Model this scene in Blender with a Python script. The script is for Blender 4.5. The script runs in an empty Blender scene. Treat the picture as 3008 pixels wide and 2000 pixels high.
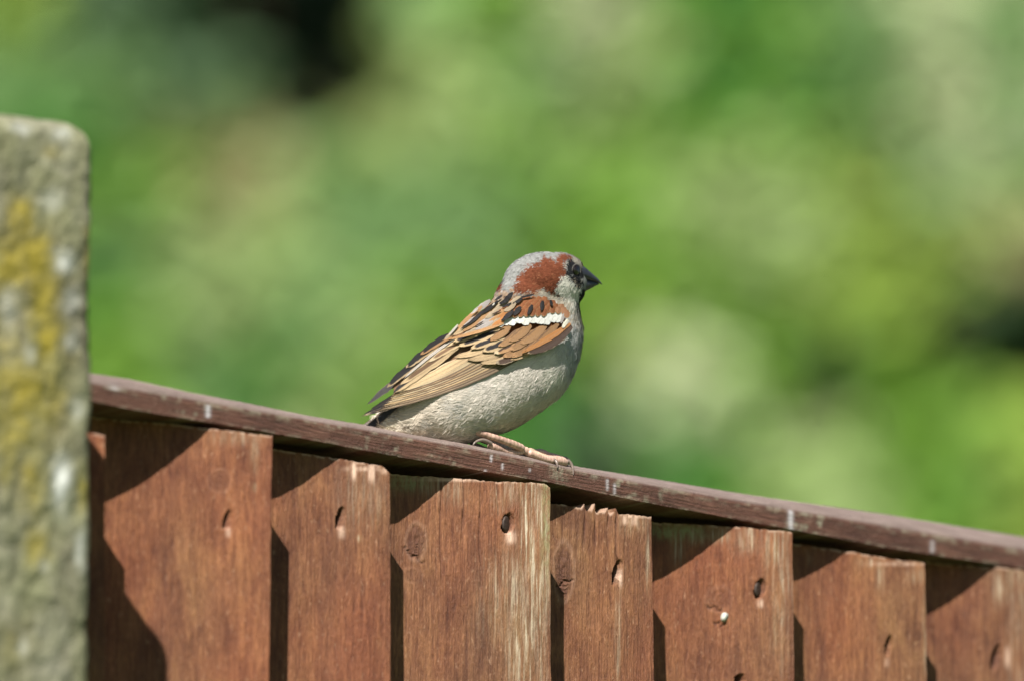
import bpy, math, random
import numpy as np
from mathutils import Vector, Matrix
from mathutils.bvhtree import BVHTree
rng = np.random.default_rng(7)
random.seed(7)
scene = bpy.context.scene
C = scene.collection

# ------------------------------------------------------------------ camera
FPX = 3008 * 300 / 23.7            # focal length in photograph pixels
D = 4.33                           # focus distance, metres
ALPHA = math.radians(12.5)         # the photographer looks up at the fence top
CAM = Vector((0, 0, 0.883))
FWD = Vector((0, math.cos(ALPHA), math.sin(ALPHA)))
UP = Vector((0, -math.sin(ALPHA), math.cos(ALPHA)))
RGT = Vector((1, 0, 0))
S = FPX / D                        # pixels per metre in the focus plane
cd = bpy.data.cameras.new('camera')
cam = bpy.data.objects.new('camera', cd)
C.objects.link(cam)
cam.location = CAM
cam.rotation_euler = (math.pi / 2 + ALPHA, 0, 0)
cd.lens = 300
cd.sensor_width = 23.7
cd.clip_start = 0.1
cd.clip_end = 500
cd.dof.use_dof = True
cd.dof.focus_distance = D + 0.002
cd.dof.aperture_fstop = 5.6
scene.camera = cam

# ------------------------------------------------------------------ light
LDIR = Vector((5.5, 32.4, -35.4)).normalized()      # the way sunlight travels
world = bpy.data.worlds.new('World')
scene.world = world
world.use_nodes = True
wn = world.node_tree
sky = wn.nodes.new('ShaderNodeTexSky')
sky.sky_type = 'NISHITA'
sky.sun_disc = False
sky.sun_elevation = math.asin(-LDIR.z)
sky.sun_rotation = math.atan2(-LDIR.x, -LDIR.y)
bg = wn.nodes['Background']
bg.inputs['Strength'].default_value = 0.04
wn.links.new(sky.outputs[0], bg.inputs['Color'])
sl = bpy.data.lights.new('sun', 'SUN')
sl.energy = 5.0
sl.angle = math.radians(0.53)
sl.color = (1.0, 0.955, 0.88)
sun = bpy.data.objects.new('sun', sl)
C.objects.link(sun)
sun.location = (-2, -4, 9)
sun.rotation_euler = LDIR.to_track_quat('-Z', 'Y').to_euler()
scene.view_settings.view_transform = 'Standard'
scene.view_settings.look = 'None'
scene.view_settings.exposure = 0.8
scene.view_settings.gamma = 1.0
scene.view_settings.use_curve_mapping = False
scene.cycles.use_denoising = True
scene.cycles.max_bounces = 8
scene.cycles.transparent_max_bounces = 4

# ------------------------------------------------------------------ helpers
def ray(px, py):
    return FWD + RGT * ((px - 1504) / FPX) + UP * ((1000 - py) / FPX)

def P(px, py, dep=0.0):
    """photograph pixel + distance behind the focus plane (m) -> world"""
    return CAM + ray(px, py) * (D + dep)

def proj(v):
    d = Vector(v) - CAM
    z = d.dot(FWD)
    return 1504 + FPX * d.dot(RGT) / z, 1000 - FPX * d.dot(UP) / z, z - D

def srgb(r, g, b, k=1.0):
    f = lambda c: (c / 255 / 12.92) if c / 255 <= 0.04045 else ((c / 255 + 0.055) / 1.055) ** 2.4
    return (f(r) * k, f(g) * k, f(b) * k, 1.0)

def tag(o, label=None, cat=None, group=None, kind=None):
    if label: o['label'] = label
    if cat: o['category'] = cat
    if group: o['group'] = group
    if kind: o['kind'] = kind
    return o

def empty(name, loc, rz=0, **kw):
    o = bpy.data.objects.new(name, None)
    C.objects.link(o)
    o.location = loc
    o.rotation_euler = (0, 0, rz)
    o.empty_display_size = 0.05
    return tag(o, **kw)

def mesh(name, verts, faces, mat=None, parent=None, col=None, attrs=None, smooth=True, uv=None, matidx=None, mats=None):
    me = bpy.data.meshes.new(name)
    verts = np.asarray(verts, dtype=np.float32).reshape(-1, 3)
    if isinstance(faces, np.ndarray):
        n, k = faces.shape
        me.vertices.add(len(verts))
        me.vertices.foreach_set('co', verts.ravel())
        me.loops.add(n * k)
        me.loops.foreach_set('vertex_index', faces.astype(np.int32).ravel())
        me.polygons.add(n)
        me.polygons.foreach_set('loop_start', np.arange(0, n * k, k, dtype=np.int32))
        me.update(calc_edges=True)
    else:
        me.from_pydata([tuple(map(float, v)) for v in verts], [], faces)
        me.update()
    me.polygons.foreach_set('use_smooth', np.full(len(me.polygons), smooth))
    for key, arr in (attrs or {}).items():
        a = me.color_attributes.new(key, 'FLOAT_COLOR', 'POINT')
        a.data.foreach_set('color', np.asarray(arr, dtype=np.float32).ravel())
    if col is not None:
        a = me.color_attributes.new('Col', 'FLOAT_COLOR', 'POINT')
        a.data.foreach_set('color', np.asarray(col, dtype=np.float32).ravel())
    if uv is not None:
        l = me.uv_layers.new(name='UVMap')
        idx = np.empty(len(me.loops), dtype=np.int32)
        me.loops.foreach_get('vertex_index', idx)
        l.data.foreach_set('uv', np.asarray(uv, dtype=np.float32)[idx].ravel())
    if mats:
        for m in mats: me.materials.append(m)
    elif mat: me.materials.append(mat)
    if matidx is not None:
        me.polygons.foreach_set('material_index', np.asarray(matidx, dtype=np.int32))
    me.update()
    o = bpy.data.objects.new(name, me)
    C.objects.link(o)
    if parent: o.parent = parent
    return o

def grid_faces(nr, nc, off=0):
    i = np.arange(nr - 1)[:, None] * nc + np.arange(nc - 1)[None, :]
    i = i.ravel() + off
    return np.stack([i, i + 1, i + nc + 1, i + nc], 1)

_tab = rng.random((256, 256))
def vnoise(x, y):
    x = np.asarray(x, dtype=float); y = np.asarray(y, dtype=float)
    xi = np.floor(x).astype(int); yi = np.floor(y).astype(int)
    fx = x - xi; fy = y - yi
    fx = fx * fx * (3 - 2 * fx); fy = fy * fy * (3 - 2 * fy)
    a = _tab[yi % 256, xi % 256]; b = _tab[yi % 256, (xi + 1) % 256]
    c = _tab[(yi + 1) % 256, xi % 256]; d = _tab[(yi + 1) % 256, (xi + 1) % 256]
    return (a * (1 - fx) + b * fx) * (1 - fy) + (c * (1 - fx) + d * fx) * fy

def fbm(x, y, o=4):
    s = 0; a = 0.5
    for k in range(o):
        s = s + a * vnoise(x * 2 ** k + 17.3 * k, y * 2 ** k + 5.1 * k); a *= 0.5
    return s / (1 - 0.5 ** o)

def sstep(e0, e1, x):
    t = np.clip((x - e0) / (e1 - e0), 0, 1)
    return t * t * (3 - 2 * t)

class NT:
    """tiny helper around a material's node tree"""
    def __init__(self, name):
        self.m = bpy.data.materials.new(name)
        self.m.use_nodes = True
        self.t = self.m.node_tree
        self.b = self.t.nodes['Principled BSDF']
    def n(self, typ, **kw):
        x = self.t.nodes.new(typ)
        for k, v in kw.items(): setattr(x, k, v)
        return x
    def l(self, a, b): self.t.links.new(a, b)
    def coords(self, kind='Object', scale=(1, 1, 1), rnd=False):
        tc = self.n('ShaderNodeTexCoord')
        mp = self.n('ShaderNodeMapping')
        mp.inputs['Scale'].default_value = scale
        self.l(tc.outputs[kind], mp.inputs['Vector'])
        if rnd:
            oi = self.n('ShaderNodeObjectInfo')
            mu = self.n('ShaderNodeMath', operation='MULTIPLY'); mu.inputs[1].default_value = 37.0
            self.l(oi.outputs['Random'], mu.inputs[0])
            cb = self.n('ShaderNodeCombineXYZ')
            for i in range(3): self.l(mu.outputs[0], cb.inputs[i])
            self.l(cb.outputs[0], mp.inputs['Location'])
        return mp.outputs[0]
    def noise(self, vec, scale, detail=4, rough=0.55, dist=0.0):
        x = self.n('ShaderNodeTexNoise')
        x.inputs['Scale'].default_value = scale
        x.inputs['Detail'].default_value = detail
        x.inputs['Roughness'].default_value = rough
        x.inputs['Distortion'].default_value = dist
        self.l(vec, x.inputs['Vector'])
        return x.outputs['Fac']
    def ramp(self, fac, stops):
        r = self.n('ShaderNodeValToRGB')
        e = r.color_ramp.elements
        while len(e) < len(stops): e.new(0.5)
        for el, (p, c) in zip(e, stops):
            el.position = p; el.color = c if len(c) == 4 else (*c, 1)
        self.l(fac, r.inputs[0])
        return r.outputs[0]
    def mix(self, fac, a, b, mode='MIX'):
        x = self.n('ShaderNodeMix', data_type='RGBA', blend_type=mode)
        for sock, v in ((x.inputs[0], fac), (x.inputs[6], a), (x.inputs[7], b)):
            if hasattr(v, 'links'): self.l(v, sock)
            elif isinstance(v, (int, float)): sock.default_value = v
            else: sock.default_value = v if len(v) == 4 else (*v, 1)
        return x.outputs[2]
    def math(self, op, a, b=0.0):
        x = self.n('ShaderNodeMath', operation=op)
        for sock, v in ((x.inputs[0], a), (x.inputs[1], b)):
            if hasattr(v, 'links'): self.l(v, sock)
            else: sock.default_value = v
        return x.outputs[0]
    def attr(self, name):
        x = self.n('ShaderNodeAttribute', attribute_name=name)
        return x
    def bump(self, h, dist, strength=1.0, normal=None):
        x = self.n('ShaderNodeBump')
        x.inputs['Distance'].default_value = dist
        x.inputs['Strength'].default_value = strength
        self.l(h, x.inputs['Height'])
        if normal: self.l(normal, x.inputs['Normal'])
        return x.outputs[0]

# ------------------------------------------------------------------ materials
def wood_material():
    w = NT('stained_wood')
    fine = w.noise(w.coords(scale=(1, 1, 0.035), rnd=True), 2300, 3, 0.65)
    grain = w.noise(w.coords(scale=(1, 1, 0.11), rnd=True), 800, 5, 0.7, 0.3)
    grit = w.noise(w.coords(scale=(1, 1, 0.33), rnd=True), 1500, 4, 0.7)
    blot = w.noise(w.coords(scale=(1, 1, 0.40), rnd=True), 95, 6, 0.65, 0.6)
    speck = w.noise(w.coords(scale=(1, 1, 0.42), rnd=True), 800, 4, 0.65)
    c = w.ramp(grain, [(0.28, (0.108, 0.043, 0.020)), (0.46, (0.168, 0.075, 0.033)), (0.62, (0.215, 0.103, 0.046)), (0.82, (0.32, 0.165, 0.084))])
    c2 = w.ramp(blot, [(0.3, (0.68, 0.52, 0.50)), (0.5, (1.12, 1.02, 0.98)), (0.72, (1.42, 1.42, 1.25))])
    big = w.noise(w.coords(scale=(1, 1, 0.5), rnd=True), 22, 3, 0.5)
    c = w.mix(1.0, c, w.ramp(big, [(0.35, (1.10, 0.90, 0.84)), (0.65, (0.98, 1.06, 1.05))]), 'MULTIPLY')
    c = w.mix(1.0, c, c2, 'MULTIPLY')
    c3 = w.ramp(fine, [(0.3, (0.72, 0.68, 0.66)), (0.5, (1, 1, 1)), (0.75, (1.3, 1.36, 1.4))])
    c = w.mix(0.85, c, c3, 'MULTIPLY')
    c = w.mix(1.0, c, w.ramp(grit, [(0.33, (0.76, 0.73, 0.72)), (0.5, (0.97, 0.95, 0.98)), (0.68, (1.20, 1.22, 1.24))]), 'MULTIPLY')
    sp = w.ramp(speck, [(0.60, (0, 0, 0)), (0.72, (1, 1, 1))])
    c = w.mix(w.math('MULTIPLY', sp, 0.38), c, (0.60, 0.37, 0.22))
    at = w.attr('mask')
    sep = w.n('ShaderNodeSeparateColor')
    w.l(at.outputs['Color'], sep.inputs[0])
    # board to board shade
    oi = w.n('ShaderNodeObjectInfo')
    tone = w.ramp(oi.outputs['Random'], [(0, (0.80, 0.76, 0.80)), (0.35, (1.0, 0.92, 0.9)), (0.7, (0.88, 0.9, 0.95)), (1, (1.05, 1.05, 0.98))])
    c = w.mix(1.0, c, tone, 'MULTIPLY')
    # weathered, stain worn off
    str_ = w.noise(w.coords(scale=(1, 1, 0.05), rnd=True), 1100, 4, 0.7)
    wf = w.math('MULTIPLY', sep.outputs[0], w.ramp(str_, [(0.47, (0.0, 0.0, 0.0)), (0.62, (1, 1, 1))]))
    wf2 = w.math('MULTIPLY', sep.outputs[0], 0.6)
    c = w.mix(wf2, c, (0.27, 0.175, 0.085))
    c = w.mix(w.math('MULTIPLY', wf, 0.85), c, (0.62, 0.54, 0.40))
    c = w.mix(sep.outputs[1], c, (0.075, 0.028, 0.018))
    c = w.mix(sep.outputs[2], c, (0.80, 0.56, 0.42))
    alg = w.math('MULTIPLY', at.outputs['Alpha'], w.ramp(speck, [(0.4, (0.2, 0.2, 0.2)), (0.55, (1, 1, 1))]))
    c = w.mix(alg, c, (0.27, 0.30, 0.14))
    w.l(c, w.b.inputs['Base Color'])
    w.b.inputs['Roughness'].default_value = 0.62
    w.b.inputs['Specular IOR Level'].default_value = 0.35
    h = w.math('ADD', w.math('MULTIPLY', fine, 0.5), w.math('ADD', w.math('MULTIPLY', grain, 0.7), w.math('MULTIPLY', grit, 0.7)))
    w.l(w.bump(h, 0.0007, 0.9), w.b.inputs['Normal'])
    return w.m

def rail_material():
    w = NT('rail_wood')
    fine = w.noise(w.coords(scale=(0.05, 1, 1), rnd=True), 1300, 4, 0.65)
    blot = w.noise(w.coords(scale=(0.35, 1, 1), rnd=True), 110, 5, 0.65, 0.5)
    speck = w.noise(w.coords(), 1100, 2, 0.5)
    c = w.ramp(fine, [(0.3, (0.055, 0.023, 0.015)), (0.5, (0.108, 0.047, 0.031)), (0.72, (0.17, 0.083, 0.055))])
    c = w.mix(1.0, c, w.ramp(blot, [(0.3, (0.65, 0.6, 0.6)), (0.5, (1, 1, 1)), (0.75, (1.25, 1.3, 1.3))]), 'MULTIPLY')
    sp = w.ramp(speck, [(0.66, (0, 0, 0)), (0.74, (1, 1, 1))])
    c = w.mix(w.math('MULTIPLY', sp, 0.5), c, (0.42, 0.30, 0.22))
    at = w.attr('mask')
    sep = w.n('ShaderNodeSeparateColor')
    w.l(at.outputs['Color'], sep.inputs[0])
    c = w.mix(sep.outputs[0], c, (0.36, 0.35, 0.25))
    c = w.mix(sep.outputs[2], c, (0.62, 0.60, 0.62))
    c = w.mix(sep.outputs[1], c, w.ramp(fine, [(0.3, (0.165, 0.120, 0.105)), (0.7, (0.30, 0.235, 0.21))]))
    w.l(c, w.b.inputs['Base Color'])
    w.b.inputs['Roughness'].default_value = 0.55
    h = w.math('ADD', fine, w.math('MULTIPLY', speck, 0.4))
    w.l(w.bump(h, 0.0009, 0.9), w.b.inputs['Normal'])
    return w.m

def simple(name, col, rough=0.6, spec=0.5, scale=200, amt=0.25, bumpd=0.0, metallic=0.0):
    w = NT(name)
    n = w.noise(w.coords(), scale, 5, 0.6)
    lo = tuple(c * (1 - amt) for c in col[:3]); hi = tuple(min(1, c * (1 + amt)) for c in col[:3])
    w.l(w.ramp(n, [(0.3, lo), (0.7, hi)]), w.b.inputs['Base Color'])
    w.b.inputs['Roughness'].default_value = rough
    w.b.inputs['Specular IOR Level'].default_value = spec
    w.b.inputs['Metallic'].default_value = metallic
    if bumpd: w.l(w.bump(n, bumpd), w.b.inputs['Normal'])
    return w.m

def concrete_material():
    w = NT('mossy_concrete')
    co = w.coords()
    n1 = w.noise(co, 26, 6, 0.6, 0.4)
    n2 = w.noise(co, 240, 5, 0.65)
    n3 = w.noise(w.coords(scale=(1, 1, 0.55)), 13, 5, 0.6, 0.8)
    n4 = w.noise(w.coords(scale=(1, 1, 0.6)), 55, 4, 0.6)
    c = w.ramp(n1, [(0.3, (0.125, 0.115, 0.075)), (0.5, (0.185, 0.18, 0.12)), (0.7, (0.27, 0.265, 0.205))])
    c = w.mix(0.9, c, w.ramp(n2, [(0.3, (0.72, 0.70, 0.68)), (0.5, (1, 1, 1)), (0.7, (1.25, 1.25, 1.2))]), 'MULTIPLY')
    # green algae film
    c = w.mix(w.math('MULTIPLY', w.ramp(n4, [(0.38, (0, 0, 0)), (0.62, (1, 1, 1))]), 0.45), c, (0.20, 0.215, 0.10))
    at = w.attr('mask')
    sep = w.n('ShaderNodeSeparateColor')
    w.l(at.outputs['Color'], sep.inputs[0])
    lich = w.math('MULTIPLY', sep.outputs[0], w.ramp(w.noise(co, 90, 4, 0.7), [(0.30, (0.25, 0.25, 0.25)), (0.55, (1, 1, 1))]))
    c = w.mix(lich, c, (0.29, 0.235, 0.030))
    c = w.mix(sep.outputs[1], c, (0.58, 0.60, 0.56))
    w.l(c, w.b.inputs['Base Color'])
    w.b.inputs['Roughness'].default_value = 0.95
    w.b.inputs['Specular IOR Level'].default_value = 0.15
    w.l(w.bump(n2, 0.002, 0.8), w.b.inputs['Normal'])
    return w.m

def attr_material(name, rough=0.7, spec=0.25, sheen=0.0, streak=None, trans=0.0):
    w = NT(name)
    a = w.attr('Col').outputs['Color']
    if streak:
        tc = w.n('ShaderNodeTexCoord')
        mp = w.n('ShaderNodeMapping'); mp.inputs['Scale'].default_value = streak
        w.l(tc.outputs['UV'], mp.inputs['Vector'])
        n = w.noise(mp.outputs[0], 1.0, 3, 0.6)
        a = w.mix(0.9, a, w.ramp(n, [(0.28, (0.66, 0.63, 0.60)), (0.5, (1, 1, 1)), (0.74, (1.28, 1.26, 1.22))]), 'MULTIPLY')
        # barbs run slantwise off the shaft
        sx = w.n('ShaderNodeSeparateXYZ'); w.l(tc.outputs['UV'], sx.inputs[0])
        ab = w.math('ABSOLUTE', w.math('SUBTRACT', sx.outputs[1], 0.5))
        q = w.math('ADD', sx.outputs[0], w.math('MULTIPLY', ab, -0.35))
        s = w.math('SINE', w.math('MULTIPLY', q, 170.0))
        w.l(w.bump(w.math('ADD', w.math('MULTIPLY', s, 0.3), n), 0.00016, 0.8), w.b.inputs['Normal'])
    w.l(a, w.b.inputs['Base Color'])
    w.b.inputs['Roughness'].default_value = rough
    w.b.inputs['Specular IOR Level'].default_value = spec
    w.b.inputs['Sheen Weight'].default_value = sheen
    if trans:
        out = w.t.nodes['Material Output']
        tr = w.n('ShaderNodeBsdfTranslucent'); w.l(a, tr.inputs['Color'])
        ms = w.n('ShaderNodeMixShader'); ms.inputs[0].default_value = trans
        w.l(w.b.outputs[0], ms.inputs[1]); w.l(tr.outputs[0], ms.inputs[2])
        w.l(ms.outputs[0], out.inputs['Surface'])
    return w.m

M_wood = wood_material()
M_rail = rail_material()
M_conc = concrete_material()
M_batten = simple('shaded_batten_wood', (0.045, 0.026, 0.018), 0.8, 0.2, 150, 0.4, 0.0006)  # near-black colour stands in for shade in the gap under the rail
M_nail = simple('rusty_nail_iron', (0.050, 0.032, 0.024), 0.55, 0.5, 900, 0.5, 0.0003, 0.3)
M_grass = simple('grass_lawn', (0.07, 0.11, 0.03), 0.9, 0.2, 6, 0.5, 0.02)
M_soil = simple('bark_brown', (0.10, 0.075, 0.05), 0.9, 0.2, 40, 0.5, 0.01)
M_drop = simple('bird_dropping_white', (0.52, 0.53, 0.47), 0.7, 0.3, 500, 0.2, 0.0004)

# ------------------------------------------------------------------ ground and garden behind
ground_n = 60
gx = np.linspace(-60, 60, ground_n); gy = np.linspace(-30, 110, ground_n)
GX, GY = np.meshgrid(gx, gy)
GZ = 0.05 * (fbm(GX * 0.15, GY * 0.15) - 0.5)
GZ -= 0.05
tag(mesh('lawn', np.stack([GX, GY, GZ], -1), grid_faces(ground_n, ground_n), M_grass), kind='structure')

def leaf_mesh(pos, nrm, direc, length, width, curl=0.25):
    """leaves as folded lozenges of 4 triangles-worth quads: root, left, tip, right with a raised midrib"""
    n = len(pos)
    direc = direc / np.linalg.norm(direc, axis=1, keepdims=True)
    nrm = nrm - (nrm * direc).sum(1, keepdims=True) * direc
    nrm /= np.linalg.norm(nrm, axis=1, keepdims=True) + 1e-9
    side = np.cross(direc, nrm)
    L = length[:, None]; W = width[:, None]
    root = pos
    mid = pos + direc * L * 0.5 + nrm * L * curl * 0.25
    tip = pos + direc * L - nrm * L * curl * 0.3
    lf = pos + direc * L * 0.42 + side * W * 0.5 + nrm * W * 0.22
    rt = pos + direc * L * 0.42 - side * W * 0.5 + nrm * W * 0.22
    V = np.stack([root, rt, tip, lf, mid], 1).reshape(-1, 3)
    b = np.arange(n)[:, None] * 5
    F = np.concatenate([b + np.array([[0, 1, 4]]), b + np.array([[1, 2, 4]]), b + np.array([[2, 3, 4]]), b + np.array([[3, 0, 4]])], 0)
    return V, F

KINDS = {   # leaf colours behind the fence; the darkest kinds paint in shaded gaps
    'lime':   (0.37, 0.52, 0.09),
    'bright': (0.25, 0.46, 0.065),
    'deep':   (0.10, 0.30, 0.050),
    'mid':    (0.26, 0.44, 0.16),
    'dusky':  (0.11, 0.20, 0.09),
    'pale':   (0.46, 0.60, 0.24),
    'silver': (0.60, 0.67, 0.40),
    'olive':  (0.25, 0.32, 0.10),
    'tan':    (0.47, 0.44, 0.22),
    'dark':   (0.070, 0.155, 0.055),
    'gap_shade':    (0.028, 0.062, 0.036),
    'shade':  (0.10, 0.11, 0.045),
}
def leaf_material(kind, c):
    w = NT('leaf_' + kind)
    oi = w.n('ShaderNodeNewGeometry')
    r = w.ramp(oi.outputs['Random Per Island'], [(0, tuple(x * 0.72 for x in c)), (0.5, c), (1, tuple(min(1, x * 1.25) for x in c))])
    w.l(r, w.b.inputs['Base Color'])
    w.b.inputs['Roughness'].default_value = 0.5
    w.b.inputs['Specular IOR Level'].default_value = 0.35
    out = w.t.nodes['Material Output']
    tr = w.n('ShaderNodeBsdfTranslucent')
    w.l(r, tr.inputs['Color'])
    ms = w.n('ShaderNodeMixShader'); ms.inputs[0].default_value = 0.3
    w.l(w.b.outputs[0], ms.inputs[1]); w.l(tr.outputs[0], ms.inputs[2])
    w.l(ms.outputs[0], out.inputs['Surface'])
    return w.m
LEAFM = {k: leaf_material(k, c) for k, c in KINDS.items()}
KN = list(KINDS)

# patches of foliage: position in the photograph (2358-px wide scale), radius, leaf kind
BLOBS = [
 (20, 30, 80, 'lime'), (90, 160, 110, 'mid'), (60, 300, 90, 'deep'), (-80, 150, 120, 'mid'), (300, 60, 120, 'dusky'), (250, 180, 120, 'mid'), (430, 120, 120, 'dark'),
 (400, 230, 100, 'dusky'), (610, 30, 240, 'gap_shade'), (760, 60, 220, 'gap_shade'), (770, 190, 200, 'gap_shade'), (690, 150, 160, 'gap_shade'), (870, 215, 110, 'gap_shade'), (600, 200, 100, 'dark'), (520, 190, 80, 'dusky'), (780, 60, 90, 'gap_shade'), (850, 190, 70, 'gap_shade'),
 (930, 90, 60, 'olive'), (980, 40, 80, 'mid'), (1050, 150, 110, 'pale'), (960, 220, 80, 'olive'), (1180, 60, 100, 'bright'), (1240, 180, 100, 'mid'),
 (1370, 80, 120, 'silver'), (1460, 160, 100, 'pale'), (1560, 50, 80, 'bright'), (1690, 60, 130, 'deep'), (1670, 170, 130, 'deep'), (1800, 80, 100, 'bright'),
 (1850, 200, 100, 'deep'), (1930, 90, 90, 'mid'), (2060, 120, 90, 'mid'), (2060, 240, 90, 'mid'), (2170, 210, 185, 'silver'), (2290, 90, 90, 'mid'), (2310, 200, 80, 'mid'),
 (150, 290, 90, 'deep'), (270, 330, 90, 'deep'), (230, 440, 90, 'bright'), (380, 340, 90, 'olive'), (500, 300, 80, 'olive'), (640, 300, 90, 'shade'), (740, 290, 80, 'shade'), (860, 330, 80, 'olive'),
 (360, 450, 90, 'bright'), (540, 430, 140, 'tan'), (620, 540, 120, 'pale'), (480, 560, 90, 'pale'), (280, 560, 110, 'mid'), (760, 420, 100, 'mid'), (900, 420, 110, 'mid'), (860, 560, 120, 'mid'),
 (1040, 300, 110, 'pale'), (1020, 440, 110, 'mid'), (1180, 300, 110, 'bright'), (1180, 440, 110, 'mid'), (1350, 290, 110, 'pale'), (1350, 430, 110, 'bright'), (1500, 290, 100, 'bright'),
 (1680, 300, 90, 'bright'), (1600, 420, 120, 'pale'), (1760, 400, 110, 'pale'), (1850, 330, 90, 'bright'), (2000, 370, 100, 'olive'), (1960, 420, 80, 'lime'), (2120, 390, 100, 'mid'), (2270, 380, 90, 'silver'), (2330, 330, 90, 'mid'),
 (1830, 560, 150, 'pale'), (1680, 560, 110, 'pale'), (1500, 580, 110, 'bright'), (2000, 560, 100, 'lime'), (2150, 500, 90, 'olive'), (2200, 590, 90, 'lime'), (2320, 560, 90, 'tan'), (2310, 470, 80, 'pale'),
 (280, 790, 170, 'bright'), (230, 680, 90, 'deep'), (320, 900, 100, 'bright'), (430, 700, 100, 'pale'), (560, 720, 110, 'pale'), (450, 850, 100, 'mid'), (620, 860, 100, 'deep'), (700, 720, 100, 'mid'), (740, 900, 100, 'pale'), (840, 760, 110, 'pale'), (820, 900, 90, 'bright'),
 (960, 680, 110, 'bright'), (1000, 560, 100, 'mid'), (1080, 800, 150, 'bright'), (1200, 900, 150, 'deep'), (1400, 760, 90, 'lime'), (1380, 900, 80, 'olive'), (1330, 990, 100, 'dusky'), (1440, 1050, 100, 'dark'), (1560, 700, 90, 'bright'),
 (1560, 850, 170, 'silver'), (1620, 910, 140, 'silver'), (1640, 780, 90, 'pale'), (1500, 960, 80, 'mid'), (1740, 700, 90, 'bright'), (1760, 860, 90, 'bright'), (1640, 1030, 90, 'mid'), (1600, 1120, 90, 'deep'),
 (1900, 680, 110, 'lime'), (2050, 680, 110, 'lime'), (1850, 940, 125, 'dark'), (1950, 860, 130, 'dark'), (1930, 780, 80, 'mid'), (2060, 840, 90, 'bright'), (1900, 1040, 90, 'pale'), (1830, 1100, 90, 'pale'), (1980, 1120, 90, 'pale'), (1740, 1050, 80, 'bright'),
 (2180, 720, 90, 'olive'), (2290, 720, 100, 'dusky'), (2370, 760, 110, 'shade'), (2200, 820, 120, 'dark'), (2320, 830, 130, 'dark'), (2100, 960, 110, 'bright'), (2230, 980, 90, 'bright'), (2340, 990, 100, 'lime'), (2120, 1120, 100, 'bright'), (2250, 1120, 90, 'deep'), (2340, 1160, 90, 'lime'),
 (1250, 600, 120, 'bright'), (1120, 600, 120, 'mid'), (1300, 760, 100, 'bright'), (1480, 460, 90, 'bright'),
]
BK = np.array([[b[0], b[1], b[2]] for b in BLOBS], dtype=float)
BKK = np.array([KN.index(b[3]) for b in BLOBS])
SHRUBS = [  # crown centre in the photograph (2358 scale), name, label
 (150, 420, 'shrub', 'blurred leafy green shrub seen right behind the top of the concrete post'),
 (650, 130, 'conifer', 'blackish green conifer standing in for a shaded gap, the dark blurred patch at the top, left of centre'),
 (560, 640, 'shrub', 'blurred light green shrub behind the rail between the concrete post and the sparrow tail'),
 (1120, 300, 'shrub', 'blurred yellow green shrub high above the sparrow back and head'),
 (1500, 850, 'shrub', 'blurred shrub with a large pale silvery patch just right of the sparrow breast'),
 (1780, 380, 'shrub', 'blurred shrub right of the sparrow head, deep green above and pale below'),
 (2200, 250, 'shrub', 'blurred shrub with silvery pale leaves in the upper right corner'),
 (2180, 900, 'shrub', 'blurred dark olive and lime shrub behind the right end of the rail'),
]
SH = np.array([[s[0], s[1]] for s in SHRUBS], dtype=float)
nl = 150000
lx = rng.uniform(-1100, 3450, nl); ly = -1100 + 10100 * rng.random(nl) ** 1.5
inv = rng.random(nl) < 0.55
lx[inv] = rng.uniform(-250, 2600, inv.sum()); ly[inv] = rng.uniform(-250, 1450, inv.sum())
ldep = 7.0 + 0.9 * rng.random(nl) ** 1.3          # metres behind the bird
# kind from the nearest patch, patch edges broken up
jx = lx + rng.normal(0, 12, nl); jy = ly + rng.normal(0, 12, nl)
bestd = np.full(nl, 1e9); kind = np.zeros(nl, int)
for i in range(len(BK)):
    d_ = ((jx - BK[i, 0]) ** 2 + (jy - BK[i, 1]) ** 2) / BK[i, 2] ** 2
    m = d_ < bestd
    bestd[m] = d_[m]; kind[m] = BKK[i]
# outside the patches: a mixed hedge
outm = bestd > 4.5
mixk = np.array([KN.index(k) for k in ('mid', 'bright', 'deep', 'olive', 'pale', 'dark')])
cell = (fbm(lx / 230.0, ly / 230.0, 2) * 23).astype(int)
kind[outm] = mixk[cell[outm] % len(mixk)]
isdark = np.isin(kind, [KN.index('gap_shade'), KN.index('shade'), KN.index('dark')])
ldep[isdark] += 0.25
ldep[kind == KN.index('gap_shade')] += 0.4                                # dark leaves standing in for shaded gaps sit further back
own = np.argmin((jx[:, None] - SH[None, :, 0]) ** 2 + (jy[:, None] - SH[None, :, 1]) ** 2, axis=1)
own[kind == KN.index('gap_shade')] = 1
f2 = 3008 / 2358.0
rx = (lx * f2 - 1504) / FPX; ry = (1000 - ly * f2) / FPX
dd = (D + ldep)
pos = np.array(CAM)[None] + dd[:, None] * (np.array(FWD)[None] + rx[:, None] * np.array(RGT)[None] + ry[:, None] * np.array(UP)[None])
nr = np.stack([rng.normal(-0.1, 0.34, nl), rng.normal(-0.85, 0.3, nl), rng.normal(0.65, 0.3, nl)], 1)
dr = np.stack([rng.normal(0, 1, nl), rng.normal(-0.4, 0.6, nl), rng.normal(-0.3, 0.6, nl)], 1)
ln = rng.uniform(0.024, 0.040, nl); wd = ln * rng.uniform(0.5, 0.75, nl)
dn = dr / np.linalg.norm(dr, axis=1, keepdims=True)
V, F = leaf_mesh(pos - dn * ln[:, None] * 0.5, nr, dr, ln, wd)
Vr = V.reshape(nl, 5, 3)
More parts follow.
